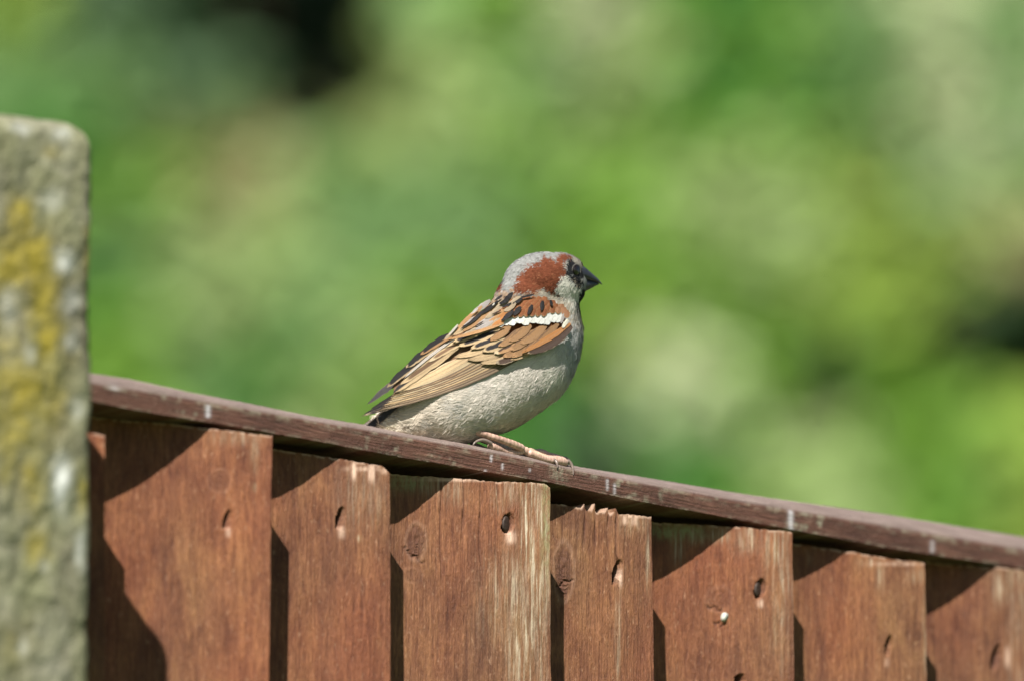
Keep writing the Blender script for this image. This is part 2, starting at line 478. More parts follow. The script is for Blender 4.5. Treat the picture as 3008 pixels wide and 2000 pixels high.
for si, (sx_, sy_, nm, lab) in enumerate(SHRUBS):
    m = own == si
    nn = int(m.sum())
    cen = P(sx_ * f2, sy_ * f2, 7.3)
    t = empty(nm, (cen.x, cen.y, 0), label=lab, cat='conifer' if nm == 'conifer' else 'shrub', group='out of focus shrubs in the garden behind the fence')
    vv = Vr[m].reshape(-1, 3) - np.array([cen.x, cen.y, 0])
    b = np.arange(nn)[:, None] * 5
    ff = np.concatenate([b + np.array([[0, 1, 4]]), b + np.array([[1, 2, 4]]), b + np.array([[2, 3, 4]]), b + np.array([[3, 0, 4]])], 0)
    mi = np.tile(kind[m], 4)
    mesh('crown', vv, ff, mats=[LEAFM[k] for k in KN], matidx=mi, parent=t, smooth=False)
    # stems rising into the crown
    sv, sf = [], []
    for q in range(4):
        a = rng.uniform(0, 6.28); top = np.array([rng.normal(0, 0.25), rng.normal(0.1, 0.12), cen.z + rng.uniform(-0.25, 0.25)])
        p0 = np.array([0.08 * math.cos(a), 0.08 * math.sin(a), -0.05])
        k0 = len(sv)
        for j in range(7):
            u = j / 6; c_ = p0 * (1 - u) + top * u + np.array([math.sin(u * 3 + a) * 0.05, math.cos(u * 4 + a) * 0.05, 0])
            r_ = 0.028 * (1 - 0.8 * u)
            for e in range(7):
                th = e / 7 * 6.2832
                sv.append(c_ + np.array([r_ * math.cos(th), r_ * math.sin(th), 0]))
        for j in range(6):
            for e in range(7):
                sf.append((k0 + j * 7 + e, k0 + j * 7 + (e + 1) % 7, k0 + (j + 1) * 7 + (e + 1) % 7, k0 + (j + 1) * 7 + e))
    mesh('stem', sv, sf, M_soil, t)

# dense hedge closing the garden behind the shrubs
nh = 30000
hx = rng.uniform(-11, 11, nh); hz = rng.uniform(0.0, 7.0, nh)
hy = 17.1 + 0.5 * fbm(hx * 1.3, hz * 1.3) + rng.uniform(0, 0.25, nh)
hp = np.stack([hx, hy, hz], 1)
hn = np.stack([rng.normal(0, 0.5, nh), rng.normal(-1, 0.4, nh), rng.normal(0.5, 0.5, nh)], 1)
hd = np.stack([rng.normal(0, 1, nh), rng.normal(0, 0.3, nh), rng.normal(-0.3, 0.8, nh)], 1)
hl = rng.uniform(0.09, 0.16, nh)
V, F = leaf_mesh(hp, hn, hd, hl, hl * 0.6)
hedge = empty('hedge', (0, 17.3, 0), label='tall dark green hedge closing off the garden far behind the shrubs', cat='hedge')
mesh('foliage', V - np.array([0, 17.3, 0]), F, LEAFM['dark'], hedge, smooth=False)['kind'] = 'stuff'
core = []
bx = lambda x0, x1, y0, y1, z0, z1: ([(x0, y0, z0), (x1, y0, z0), (x1, y1, z0), (x0, y1, z0), (x0, y0, z1), (x1, y0, z1), (x1, y1, z1), (x0, y1, z1)],
    [(0, 3, 2, 1), (4, 5, 6, 7), (0, 1, 5, 4), (1, 2, 6, 5), (2, 3, 7, 6), (3, 0, 4, 7)])
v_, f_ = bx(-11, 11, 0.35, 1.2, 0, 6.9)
mesh('hedge_core', v_, f_, LEAFM['gap_shade'], hedge, smooth=False)

# ------------------------------------------------------------------ fence frame
TH = math.radians(44)
U = Vector((math.cos(TH), math.sin(TH), 0))
NRM = Vector((math.sin(TH), -math.cos(TH), 0))      # out of the fence, towards the viewer
O = P(1504, 1350, 0)
ORG = Vector((O.x, O.y, 0))

def fp(px, py, n=0.0):
    """pixel on the plane n metres in front of the rail's face -> (s along the fence, z up)"""
    d = ray(px, py)
    t = ((O - CAM).dot(NRM) + n) / d.dot(NRM)
    X = CAM + d * t
    return (X - O).dot(U), X.z

def loc(s, n, z):      # local coordinates under the fence empty
    return (s, -n, z)

def lerp_line(pts, n):
    a = [fp(x, y, n) for x, y in pts]
    a.sort()
    s_ = np.array([p[0] for p in a]); z_ = np.array([p[1] for p in a])
    def f(s):
        s = np.asarray(s, dtype=float)
        r = np.interp(s, s_, z_)
        lo = z_[0] + (s - s_[0]) * (z_[2] - z_[0]) / (s_[2] - s_[0])
        hi = z_[-1] + (s - s_[-1]) * (z_[-1] - z_[-3]) / (s_[-1] - s_[-3])
        return np.where(s < s_[0], lo, np.where(s > s_[-1], hi, r))
    return f

fence = empty('fence_panel', ORG, TH, label='reddish brown wooden feather edge fence panel with a dark capping rail along its top', cat='fence')

# capping rail: lines read along it
BOT = [(255, 1175), (412, 1206), (560, 1231), (700, 1253), (912, 1290), (1060, 1319), (1200, 1345), (1412, 1381), (1624, 1418), (1700, 1434), (1912, 1477), (2200, 1530), (2611, 1608), (3008, 1668)]
ARR = [(255, 1128), (412, 1152), (560, 1176), (700, 1200), (912, 1238), (1060, 1263), (1200, 1288), (1380, 1320), (1539, 1350), (1700, 1386), (1912, 1428), (2200, 1480), (2611, 1551), (3008, 1619)]
TOP = [(255, 1094), (380, 1112), (560, 1151), (700, 1178), (912, 1221), (1060, 1245), (1200, 1274), (1380, 1305), (1539, 1339), (1700, 1370), (1912, 1404), (2200, 1452), (2611, 1511), (3008, 1576)]
zb_f = lerp_line(BOT, 0.0)
za_f = lerp_line(ARR, 0.0)
KB = lambda s: 0.0026 + 0.0028 * np.clip((s + 0.2) / 0.44, 0, 1)      # depth of the front bevel
def top_line():
    a = []
    for x, y in TOP:
        s0, _ = fp(x, y, 0)
        k = float(KB(s0)); a.append(fp(x, y, -k))
    s_ = np.array([p[0] for p in a]); z_ = np.array([p[1] for p in a])
    def f(s):
        s = np.asarray(s, dtype=float)
        r = np.interp(s, s_, z_)
        lo = z_[0] + (s - s_[0]) * (z_[2] - z_[0]) / (s_[2] - s_[0])
        hi = z_[-1] + (s - s_[-1]) * (z_[-1] - z_[-3]) / (s_[-1] - s_[-3])
        return np.where(s < s_[0], lo, np.where(s > s_[-1], hi, r))
    return f
zt_f = top_line()
sN = fp(250, 1100)[0]
rs = np.concatenate([np.linspace(sN - 0.03, 0.28, 900), np.linspace(0.29, 1.45, 60)])
RAILW = 0.043
def rail_mesh():
    rows = []; masks = []
    zb = zb_f(rs); za = za_f(rs); zt = zt_f(rs); k = KB(rs)
    # far right: carry on level with the last slope
    nb = fbm(rs * 900, rs * 0, 3) - 0.5
    prof = []          # (n, z) rings
    for j in range(7):       # front face
        u = j / 6
        prof.append((0.0 + 0.00025 * (fbm(rs * 500, rs * 0 + u * 9, 3) - 0.5), zb + (za - zb) * u + (0.0004 * nb if j == 0 else 0)))
    for j in range(1, 6):    # bevel, softly rounded
        u = j / 5
        prof.append((-k * u + 0.0004 * math.sin(math.pi * u) + 0.0002 * (fbm(rs * 700, rs * 0 + u * 5 + 30, 3) - 0.5),
                     za + (zt - za) * (u ** 0.9) + 0.0003 * math.sin(math.pi * u) + 0.00022 * (fbm(rs * 1100, rs * 0 + u * 3, 3) - 0.5)))
    for j in range(1, 7):
        u = j / 6
        prof.append((-k - (RAILW - k) * u, zt - 0.0018 * u + 0.0002 * (fbm(rs * 700, rs * 0 + u * 7 + 60, 3) - 0.5)))
    prof.append((-RAILW + 0 * rs, zb + 0.0))
    prof.append((-RAILW * 0.5 + 0 * rs, zb - 0.0002))
    V = np.stack([np.stack([rs, -(p[0] + 0 * rs), p[1]], -1) for p in prof], 0)     # (ring, station, 3)
    nr_, ns = V.shape[:2]
    F = []
    i = np.arange(ns - 1)
    for r in range(nr_):
        a = r * ns; b = ((r + 1) % nr_) * ns
        F.append(np.stack([a + i, a + i + 1, b + i + 1, b + i], 1))
    F = np.concatenate(F)
    mask = np.zeros((nr_, ns, 4)); mask[..., 3] = 1
    for r in range(nr_):
        u = r / 6
        if r <= 6:       # lichen film along both arrises
            edge = max(0, 1 - (6 - r) / 2.2) + 0.8 * max(0, 1 - r / 1.2)
            mask[r, :, 0] = np.clip(edge * sstep(0.42, 0.75, fbm(rs * 330 + r * 3, rs * 0 + r, 5)) * 0.42, 0, 1)
            drip = sstep(0.55, 0.8, fbm(rs * 300, rs * 0 + r * .5, 4)) * sstep(0.60, 0.75, fbm(rs * 35 + 9, rs * 0 + 4, 2))
            mask[r, :, 0] = np.maximum(mask[r, :, 0], 0.55 * drip)
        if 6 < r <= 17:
            mask[r, :, 1] = 0.92  # sunlight on the bevel and top put into a paler colour
            mask[r, :, 0] = 0.3 * sstep(0.5, 0.7, fbm(rs * 200 + r, rs * 0 + r * 2.2, 4))
    # pale splashes
    for (px, w_, r0, r1, amt) in ((610, 0.0011, 2, 5, 0.9), (2322, 0.0012, 0, 6, 0.85), (2737, 0.0012, 1, 4, 0.55), (335, 0.0022, 6, 8, 0.55), (1784, 0.0006, 2, 5, 0.8), (1805, 0.0006, 1, 4, 0.6), (1443, .0005, 4, 5, .9), (1476, .0005, 2, 3, .9), (1425, .0006, 0, 0, .9), (1556, .0005, 3, 3, .8)):
        s0 = fp(px, 1400)[0]
        wv = np.exp(-((rs - s0) / w_) ** 2) * amt
        for r in range(r0, r1 + 1): mask[r, :, 2] = np.maximum(mask[r, :, 2], wv * (0.7 + 0.3 * rng.random()))
    # foot scuffing under the claws
    s0 = fp(1640, 1375)[0]
    for r in range(2, 7): mask[r, :, 0] = np.maximum(mask[r, :, 0], 0.6 * np.exp(-((rs - s0) / 0.0035) ** 2) * rng.random(ns))
    ends = [tuple(r * ns for r in range(nr_))[::-1], tuple(r * ns + ns - 1 for r in range(nr_))]
    Fl = [tuple(int(q) for q in f) for f in F] + ends
    return mesh('capping_rail', V.reshape(-1, 3), Fl, M_rail, fence, attrs={'mask': mask.reshape(-1, 4)})
rail = rail_mesh()
sharp = rail.modifiers.new('edge', 'EDGE_SPLIT'); sharp.split_angle = math.radians(50)
tag(rail, label='dark brown capping rail with a paler bevelled top edge and white specks')

# rear batten the boards are nailed to
ss = np.linspace(sN - 0.02, 1.43, 24)
bt = []
for n_, dz in ((-0.0212, -0.0006), (-0.040, -0.0006), (-0.040, -0.040), (-0.0212, -0.040)):
    bt.append(np.stack([ss, 0 * ss - n_, zb_f(ss) + dz], -1))
bt = np.stack(bt, 0); ns = len(ss); F = []
for r in range(4):
    for i in range(ns - 1):
        a = r * ns + i; b = ((r + 1) % 4) * ns + i
        F.append((a, a + 1, b + 1, b))
F += [(0, ns, 2 * ns, 3 * ns), (ns - 1, 4 * ns - 1, 3 * ns - 1, 2 * ns - 1)]
mesh('batten', bt.reshape(-1, 3), F, M_batten, fence, smooth=False)
# two lower battens
for zc in (0.95, 0.25):
    v_, f_ = bx(sN - 0.02, 1.43, 0.0212, 0.040, zc - 0.02, zc + 0.02)
    mesh('batten', v_, f_, M_batten, fence, smooth=False)

# boards -------------------------------------------------------------------
NR, NLFT = 0.0100, -0.0098
PROF = np.array([(-0.3, -0.02), (0, 0.0), (0.08, 0.06), (0.2, 0.20), (0.33, 0.40), (0.45, 0.56), (0.6, 0.70), (0.8, 0.87), (1.0, 1.0)])
BOARDS = [
 # left px, right px (top), right px (bottom of frame), top edge points, dict of details
 (60, 306, 306, [(60, 1240), (306, 1278)], {}),
 (306, 798, 791, [(306, 1228), (480, 1243), (624, 1261), (700, 1268), (798, 1278)], dict(knots=[(645, 1412, 30, 30, 0.4)], nails=[(668, 1525, 9, 26, 1)], fresh_lit=[(670, 1562, 7, 14, .5)], weather=[(745, 1330, 14, 60, .5), (700, 1280, 70, 25, .35), (745, 1430, 9, 14, .6)])),
 (798, 1145, 1146, [(798, 1318), (900, 1333), (1003, 1349), (1080, 1362), (1128, 1370), (1146, 1388)], dict(nails=[(1000, 1520, 10, 30, 1)], fresh_lit=[(1003, 1562, 10, 18, .45), (1038, 1380, 8, 26, .9), (1091, 1385, 9, 30, .9), (1128, 1382, 9, 10, .6), (1066, 1376, 50, 7, .5)], weather=[(1060, 1450, 60, 90, .35), (1090, 1450, 7, 90, .6), (1055, 1580, 8, 10, .8)])),
 (1145, 1616, 1618, [(1145, 1392), (1200, 1397), (1330, 1402), (1440, 1411), (1600, 1419), (1618, 1432)], dict(knots=[(1222, 1592, 27, 48, 0.75), (1210, 1690, 25, 20, .3)], cracks=[(1200, 1622, 1243, 1650), (1190, 1608, 1212, 1632)], nails=[(1493, 1536, 15, 27, 2)], fresh_lit=[(1500, 1577, 14, 18, .85), (1400, 1407, 190, 6, .6)], weather=[(1555, 1520, 30, 260, .95), (1590, 1600, 25, 400, .75), (1470, 1460, 25, 40, .55), (1530, 1440, 60, 50, .6), (1340, 1440, 60, 40, .2), (1250, 1425, 80, 30, .35), (1470, 1760, 60, 120, .35), (1540, 1800, 50, 250, .7)], algae=[(1200, 1415, 60, 25, .6), (1605, 1500, 14, 200, .55)], splits=[(1362, 1405, 1600), (1412, 1410, 1750), (1462, 1410, 1500), (1296, 1480, 1720)])),
 (1616, 1912, 1920, [(1616, 1478), (1660, 1484), (1700, 1490), (1708, 1494), (1718, 1476), (1722, 1500), (1738, 1500), (1748, 1478), (1753, 1503), (1776, 1504), (1789, 1486), (1793, 1509), (1804, 1506), (1815, 1490), (1818, 1510), (1845, 1510), (1912, 1517)], dict(knots=[(1656, 1678, 27, 75, 0.75)], cracks=[(1636, 1720, 1680, 1700)], nails=[(1812, 1680, 10, 33, 0)], fresh_lit=[(1822, 1695, 6, 26, .6), (1836, 1525, 9, 14, .8), (1862, 1528, 9, 14, .7), (1870, 1516, 40, 5, .7)], weather=[(1815, 1850, 8, 150, .35), (1905, 1640, 8, 80, .5), (1870, 1540, 50, 30, .3)], splits=[(1789, 1510, 1640), (1813, 1510, 1680), (1752, 1502, 1620), (1720, 1498, 1600)])),
 (1916, 2327, 2333, [(1916, 1533), (2010, 1539), (2160, 1547), (2250, 1554), (2320, 1562), (2333, 1572)], dict(knots=[(2112, 1760, 34, 34, 0.35)], cracks=[(2080, 1780, 2118, 1790), (2100, 1828, 2122, 1834)], nails=[(2233, 1728, 14, 26, 2), (2173, 1993, 12, 14, 1)], fresh_lit=[(2233, 1772, 10, 12, .6)], weather=[(1990, 1600, 22, 50, .6), (2045, 1575, 40, 25, .5), (2190, 1580, 40, 40, .6), (2275, 1610, 22, 60, .95), (2280, 1800, 10, 100, .8), (2110, 1570, 40, 22, .6), (2300, 1650, 40, 300, .35)], algae=[(1990, 1560, 90, 22, .8)])),
 (2330, 2714, 2724, [(2330, 1596), (2440, 1612), (2540, 1626), (2620, 1640), (2710, 1652), (2722, 1662)], dict(nails=[(2610, 1895, 8, 26, 1)], fresh_lit=[(2606, 1945, 8, 14, .3), (2640, 1655, 80, 6, .4)], weather=[(2585, 1690, 11, 45, .8), (2700, 1690, 30, 22, .4), (2550, 1650, 30, 14, .4), (2380, 1640, 8, 20, .3), (2720, 1900, 10, 160, .5)])),
 (2720, 3130, 3130, [(2720, 1650), (2920, 1664), (3130, 1690)], dict(nails=[(2925, 1930, 10, 34, 1)], fresh_lit=[(2960, 1930, 9, 30, .4)], weather=[(2955, 1720, 30, 50, .8), (2990, 1690, 60, 30, .5), (2990, 1850, 30, 200, .35)], knots=[(2870, 1740, 60, 60, .15)])),
]
def make_prof(NL, tc, nc, NRr):
    tk = np.array([-0.35, 0, tc * 0.5, tc, (1 + tc) / 2, 1.0])
    nk = np.array([NL - 0.3, NL, NL + (nc - NL) * 0.42, nc, nc + (NRr - nc) * 0.56, NRr]) / 1000
    return lambda t: np.interp(t, tk, nk)
PROFS = [make_prof(-9, .5, 0, 7), make_prof(-15.9, .65, -1.0, 9.2), make_prof(-10.7, .58, -2.4, 5.6), make_prof(-11.6, .39, -2.0, 12.0), make_prof(-6.4, .27, -3.0, 6.0),
         make_prof(-13.3, .60, -1.3, 7.9), make_prof(-8.7, .42, -2.0, 8.0), make_prof(-10.5, .49, -0.5, 9.0)]
def build_board(bi, L, R, Rb, top, det, dense=True):
    nf = PROFS[bi]
    s0, _ = fp(L, 1700, float(nf(0))); s1, _ = fp(R, 1500, float(nf(1))); s1b, _ = fp(Rb, 2000, float(nf(1)))
    over = 0.0085
    step = 0.0004 if dense else 0.006
    nc = max(4, int((s1 - s0 + over) / step))
    tt = np.linspace(-over / (s1 - s0), 1, nc)
    nprof = nf(tt)
    nprof = np.convolve(np.pad(nprof, 12, 'reflect', reflect_type='odd'), np.ones(25) / 25, 'valid') if dense else nprof
    sc = s0 + tt * (s1 - s0)
    tp = []
    for px, py in top:
        t_ = (px - L) / (R - L)
        n_ = float(nf(t_))
        tp.append(fp(px, py, n_))
    tp.sort()
    ztop = np.interp(sc, [p[0] for p in tp], [p[1] for p in tp])
    if dense:
        ztop = ztop + 0.0006 * (fbm(sc * 1400 + bi * 9, sc * 0, 3) - 0.5) + 0.0004 * (fbm(sc * 250 + bi * 9, sc * 0, 2) - 0.5)
    zmax = ztop.max()
    zlow = zmax - 0.085
    if dense:
        zr = np.concatenate([np.linspace(0, 0.085, 215), [0.1, 0.14, 0.22, 0.4, 0.8, 1.2]])
    else:
        zr = np.array([0, 0.03, 0.1, 0.4, 0.8, 1.2])
    botz = 0.05
    rows = []
    for d_ in zr: rows.append(np.maximum(ztop - d_, botz))
    rows.append(np.full(nc, botz))
    Z = np.stack(rows)                       # rows x cols
    NRW = Z.shape[0]
    Sg = np.tile(sc, (NRW, 1))
    Ng = np.tile(nprof, (NRW, 1))
    # right edge wavers as sawn
    Tg = np.tile(tt, (NRW, 1))
    # edge drift towards s1b lower down
    dz = np.clip((zmax - Z) / 0.06, 0, 1.2)
    Sg = Sg + (s1b - s1) * dz * sstep(0.6, 1.0, Tg)
    if dense:
        Sg = Sg + 0.0005 * (fbm(Z * 160 + bi * 5, Z * 0 + bi, 3) - 0.5) * sstep(0.85, 1, Tg)
        ridg = fbm(Sg * 900 + bi * 31, Z * 45, 3) - 0.5
        und = fbm(Sg * 120 + bi * 11, Z * 60, 3) - 0.5
        Ng = Ng + 0.00022 * ridg + 0.0006 * und
    M = np.zeros(Z.shape + (4,))
    # pixel position of every vertex (approx) to place knots, nails and wear
    PX = np.zeros_like(Z); PY = np.zeros_like(Z)
    Xw = np.array(ORG)[None, None] + Sg[..., None] * np.array(U) + Ng[..., None] * np.array(NRM)
    Xw[..., 2] = Z
    dv = Xw - np.array(CAM)
    zc = dv @ np.array(FWD)
    PX = 1504 + FPX * (dv @ np.array(RGT)) / zc; PY = 1000 - FPX * (dv @ np.array(UP)) / zc
    nails = []
    if dense:
        wn_ = fbm(Sg * 1500 + bi * 3, Z * 60, 3)
        for (x, y, a, b, amt) in det.get('weather', []):
            g = np.exp(-(np.abs((PX - x) / a) ** 2.4 + np.abs((PY - y) / b) ** 2.4))
            M[..., 0] = np.maximum(M[..., 0], amt * g * (0.45 + 0.8 * sstep(0.4, 0.62, wn_)))
        for (x, y, a, b, amt) in det.get('fresh_lit', []):  # bare splintered wood, plus sunlit top rims painted pale
            g = np.exp(-(np.abs((PX - x) / a) ** 3 + np.abs((PY - y) / b) ** 3))
            M[..., 2] = np.maximum(M[..., 2], amt * g * (0.5 + 0.6 * sstep(0.35, 0.6, wn_)))
        for (x, y, a, b, amt) in det.get('algae', []):
            g = np.exp(-(np.abs((PX - x) / a) ** 2.4 + np.abs((PY - y) / b) ** 2.4))
            M[..., 3] = np.maximum(M[..., 3], amt * g)
        for (x, y, a, b, amt) in det.get('knots', []):
            wob = 0.22 * (fbm(PX / 14 + 3, PY / 22, 3) - 0.5)
            r = np.sqrt(((PX - x) / a) ** 2 + ((PY - y) / b) ** 2) + wob
            g = sstep(1.15, 0.75, r)
            M[..., 1] = np.maximum(M[..., 1], amt * 0.85 * g * (0.55 + 0.7 * (fbm(PX / 5, PY / 4, 3))))
            ring = sstep(0.25, 0, np.abs(r - 1.15))
            M[..., 2] = np.maximum(M[..., 2], 0.10 * amt * ring)
            Ng += 0.00028 * amt * g * np.sin(r * 24 + PY / 3.0) + 0.00012 * amt * ring
        for (xa, ya, xb, yb) in det.get('cracks', []):
            L2 = (xb - xa) ** 2 + (yb - ya) ** 2
            u = np.clip(((PX - xa) * (xb - xa) + (PY - ya) * (yb - ya)) / L2, 0, 1)
            dst = np.hypot(PX - (xa + u * (xb - xa)), PY - (ya + u * (yb - ya)) - 5 * np.sin(u * 9))
            g = sstep(5.0, 1.0, dst + 4 * (fbm(PX / 6, PY / 6, 2) - 0.5))
            M[..., 1] = np.maximum(M[..., 1], 0.75 * g)
            Ng -= 0.0006 * g
        for (x, ya, yb) in det.get('splits', []):
            g = sstep(3.8, 1.2, np.abs(PX - x - 2 * np.sin(PY / 37))) * sstep(yb + 10, yb - 60, PY)
            M[..., 1] = np.maximum(M[..., 1], 0.55 * g); Ng -= 0.0007 * g
        for (x, y, a, b, mode) in det.get('nails', []):
            th = math.radians(12)
            dx = (PX - x) * math.cos(th) + (PY - y) * math.sin(th); dy = -(PX - x) * math.sin(th) + (PY - y) * math.cos(th)
            r = np.sqrt((dx / (a * 1.12)) ** 2 + (dy / (b * 1.08)) ** 2) + 0.25 * (fbm(PX / 6, PY / 9, 2) - 0.5)
            g = sstep(1.12, 0.86, r)
            Ng -= (0.0042 if mode != 2 else 0.0022) * g
            M[..., 1] = np.maximum(M[..., 1], (0.95 if mode != 2 else 0.7) * g)
            M[..., 2] *= (1 - g); M[..., 0] *= (1 - g)
            gl = sstep(3.2, 1.0, np.abs(PX - x - 1)) * sstep(b * 1.0, b * 1.4, np.abs(PY - y)) * sstep(b * 3.2, b * 1.5, np.abs(PY - y))
            M[..., 1] = np.maximum(M[..., 1], 0.3 * gl)
            nails.append((x, y, a, b, mode))
        # dark run marks and a darker tucked-under left side
        M[..., 1] = np.maximum(M[..., 1], 0.22 * sstep(0.55, 0.75, fbm(Sg * 160 + bi * 7, Z * 14, 3)))
        M[..., 2] = np.maximum(M[..., 2], 0.5 * sstep(0.0009, 0.0, np.abs(ztop[None] - Z)) * sstep(0.35, 0.6, fbm(Sg * 700, Z * 0 + bi, 2)))  # sawn top edge paler, its sunlit rim painted in
    V = np.stack([Sg, -Ng, Z], -1).reshape(-1, 3)
    F = grid_faces(NRW, nc)[:, ::-1]
    Fl = [tuple(map(int, f)) for f in F]
    thick = np.interp(tt, [tt[0], 0, 1], [0.0038, 0.0042, 0.0140])
    nb = len(V)
    bk = [(sc[j], -(nprof[j] - thick[j]), ztop[j]) for j in range(nc)] + [(sc[j], -(nprof[j] - thick[j]), botz) for j in range(nc)]
    V = np.concatenate([V, np.array(bk)])
    for j in range(nc - 1):
        Fl.append((j, j + 1, nb + j + 1, nb + j))
        Fl.append((nb + j, nb + j + 1, nb + nc + j + 1, nb + nc + j))
        lo = (NRW - 1) * nc
        Fl.append((lo + j + 1, lo + j, nb + nc + j, nb + nc + j + 1))
    Fl.append(tuple([r * nc + nc - 1 for r in range(NRW)] + [nb + 2 * nc - 1, nb + nc - 1]))
    Fl.append(tuple([r * nc for r in range(NRW)][::-1] + [nb, nb + nc]))
    Mx = np.concatenate([M.reshape(-1, 4), np.tile([[0.2, 0, 0.25, 0]], (2 * nc, 1))])
    o = mesh('board', V, Fl, M_wood, fence, attrs={'mask': Mx})
    md = o.modifiers.new('edge', 'EDGE_SPLIT'); md.split_angle = math.radians(60)
    for (x, y, a, b, mode) in nails:
        if mode == 0: continue
        t_ = (x - L) / (R - L); n_ = float(nf(t_))
        sN_, zN = fp(x, y, n_)
        inset = 0.0008 if mode == 2 else 0.0032
        ra = a / S / math.cos(TH - 0.2) * (0.95 if mode == 2 else 0.9); rb = b / S * (0.93 if mode == 2 else 0.85)
        hv = [(0, 0, 0)]; hf = []
        rings = ((0.55, -0.00015), (0.85, 0.0), (0.97, 0.00025), (1.0, 0.0006), (0.9, 0.0009), (0.35, 0.0012), (0.3, 0.02))
        for (rr, dd_) in rings:
            for e in range(20):
                an = e / 20 * 6.28318
                q = np.array([ra * rr * math.cos(an), rb * rr * math.sin(an)])
                th = math.radians(-12); q = np.array([q[0] * math.cos(th) - q[1] * math.sin(th), q[0] * math.sin(th) + q[1] * math.cos(th)])
                hv.append((q[0] * (1 if rr > 0.5 or dd_ < 0.0011 else 0.6), dd_ + 0.2 * q[0], q[1]))
        for e in range(20): hf.append((0, 1 + e, 1 + (e + 1) % 20))
        for r_ in range(len(rings) - 1):
            for e in range(20):
                a0 = 1 + r_ * 20; a1 = a0 + 20
                hf.append((a0 + e, a1 + e, a1 + (e + 1) % 20, a0 + (e + 1) % 20))
        no = mesh('nail', hv, hf, M_nail, o)
        no.location = loc(sN_, n_ - inset, zN)
    return o, (s0, s1)
last = None
for bi, (L, R, Rb, top, det) in enumerate(BOARDS):
    ob, last = build_board(bi, L, R, Rb, top, det)
    lab_ = {3: 'brown board with a large nail head and whitish worn streaks along its right edge', 4: 'narrow board with a splintered saw-toothed top edge', 5: 'board with pale bleached patches near its top'}.get(bi)
    if lab_: ob['label'] = lab_
# the same boards carry on out of the frame to the right
sA = last[1]
w_b = 0.062
for q in range(5):
    s0 = sA + q * w_b - 0.008; s1 = s0 + w_b + 0.008
    nc = 8
    tt = np.linspace(-0.13, 1, nc); sc = np.linspace(s0, s1, nc)
    nprof = NLFT + (NR - NLFT) * np.interp(tt, PROF[:, 0], PROF[:, 1])
    zt_ = zb_f(sc) - 0.004
    V = []; thick = np.linspace(0.004, 0.0150, nc)
    for nn_ in (nprof, nprof - thick):
        for z_ in (zt_, np.full(nc, 0.05)):
            V.append(np.stack([sc, -nn_, z_], -1))
    V = np.concatenate(V)
    F = []
    for j in range(nc - 1):
        F += [(j, nc + j, nc + j + 1, j + 1), (2 * nc + j, 2 * nc + j + 1, 3 * nc + j + 1, 3 * nc + j), (j, j + 1, 2 * nc + j + 1, 2 * nc + j), (nc + j, 3 * nc + j, 3 * nc + j + 1, nc + j + 1)]
    F += [(0, 2 * nc, 3 * nc, nc), (nc - 1, 2 * nc - 1, 4 * nc - 1, 3 * nc - 1)]
    mesh('board', V, F, M_wood, fence, attrs={'mask': np.zeros((len(V), 4))}, smooth=False)

# blob of white dropping stuck on the sixth board
t_ = (2123 - 1916) / (2327 - 1916); n_ = float(PROFS[5](t_))
sd, zd = fp(2123, 1812, n_)
dv_, df_ = [], []
for i in range(9):
    for e in range(14):
        ph = i / 8 * math.pi; an = e / 14 * 6.2832
        wob = 1 + 0.25 * math.sin(3 * an + 1) * math.sin(ph) + 0.15 * math.sin(5 * an)
        x_, z_ = 0.0013 * math.sin(ph) * math.cos(an) * wob, 0.0016 * math.cos(ph) * 1.0 + 0.0005 * math.sin(ph) * math.cos(an)
        dv_.append((x_, -0.0012 * math.sin(ph) * math.sin(an) * wob, z_))
for i in range(8):
    for e in range(14): df_.append((i * 14 + e, i * 14 + (e + 1) % 14, (i + 1) * 14 + (e + 1) % 14, (i + 1) * 14 + e))
dr_ = mesh('bird_dropping', dv_, df_, M_drop)
wp = ORG + U * sd + NRM * (n_ + 0.0006); wp.z = zd
dr_.location = wp; dr_.rotation_euler = (0, 0, TH)
tag(dr_, label='small white dropping stuck below the round knot on a fence board', cat='dropping')

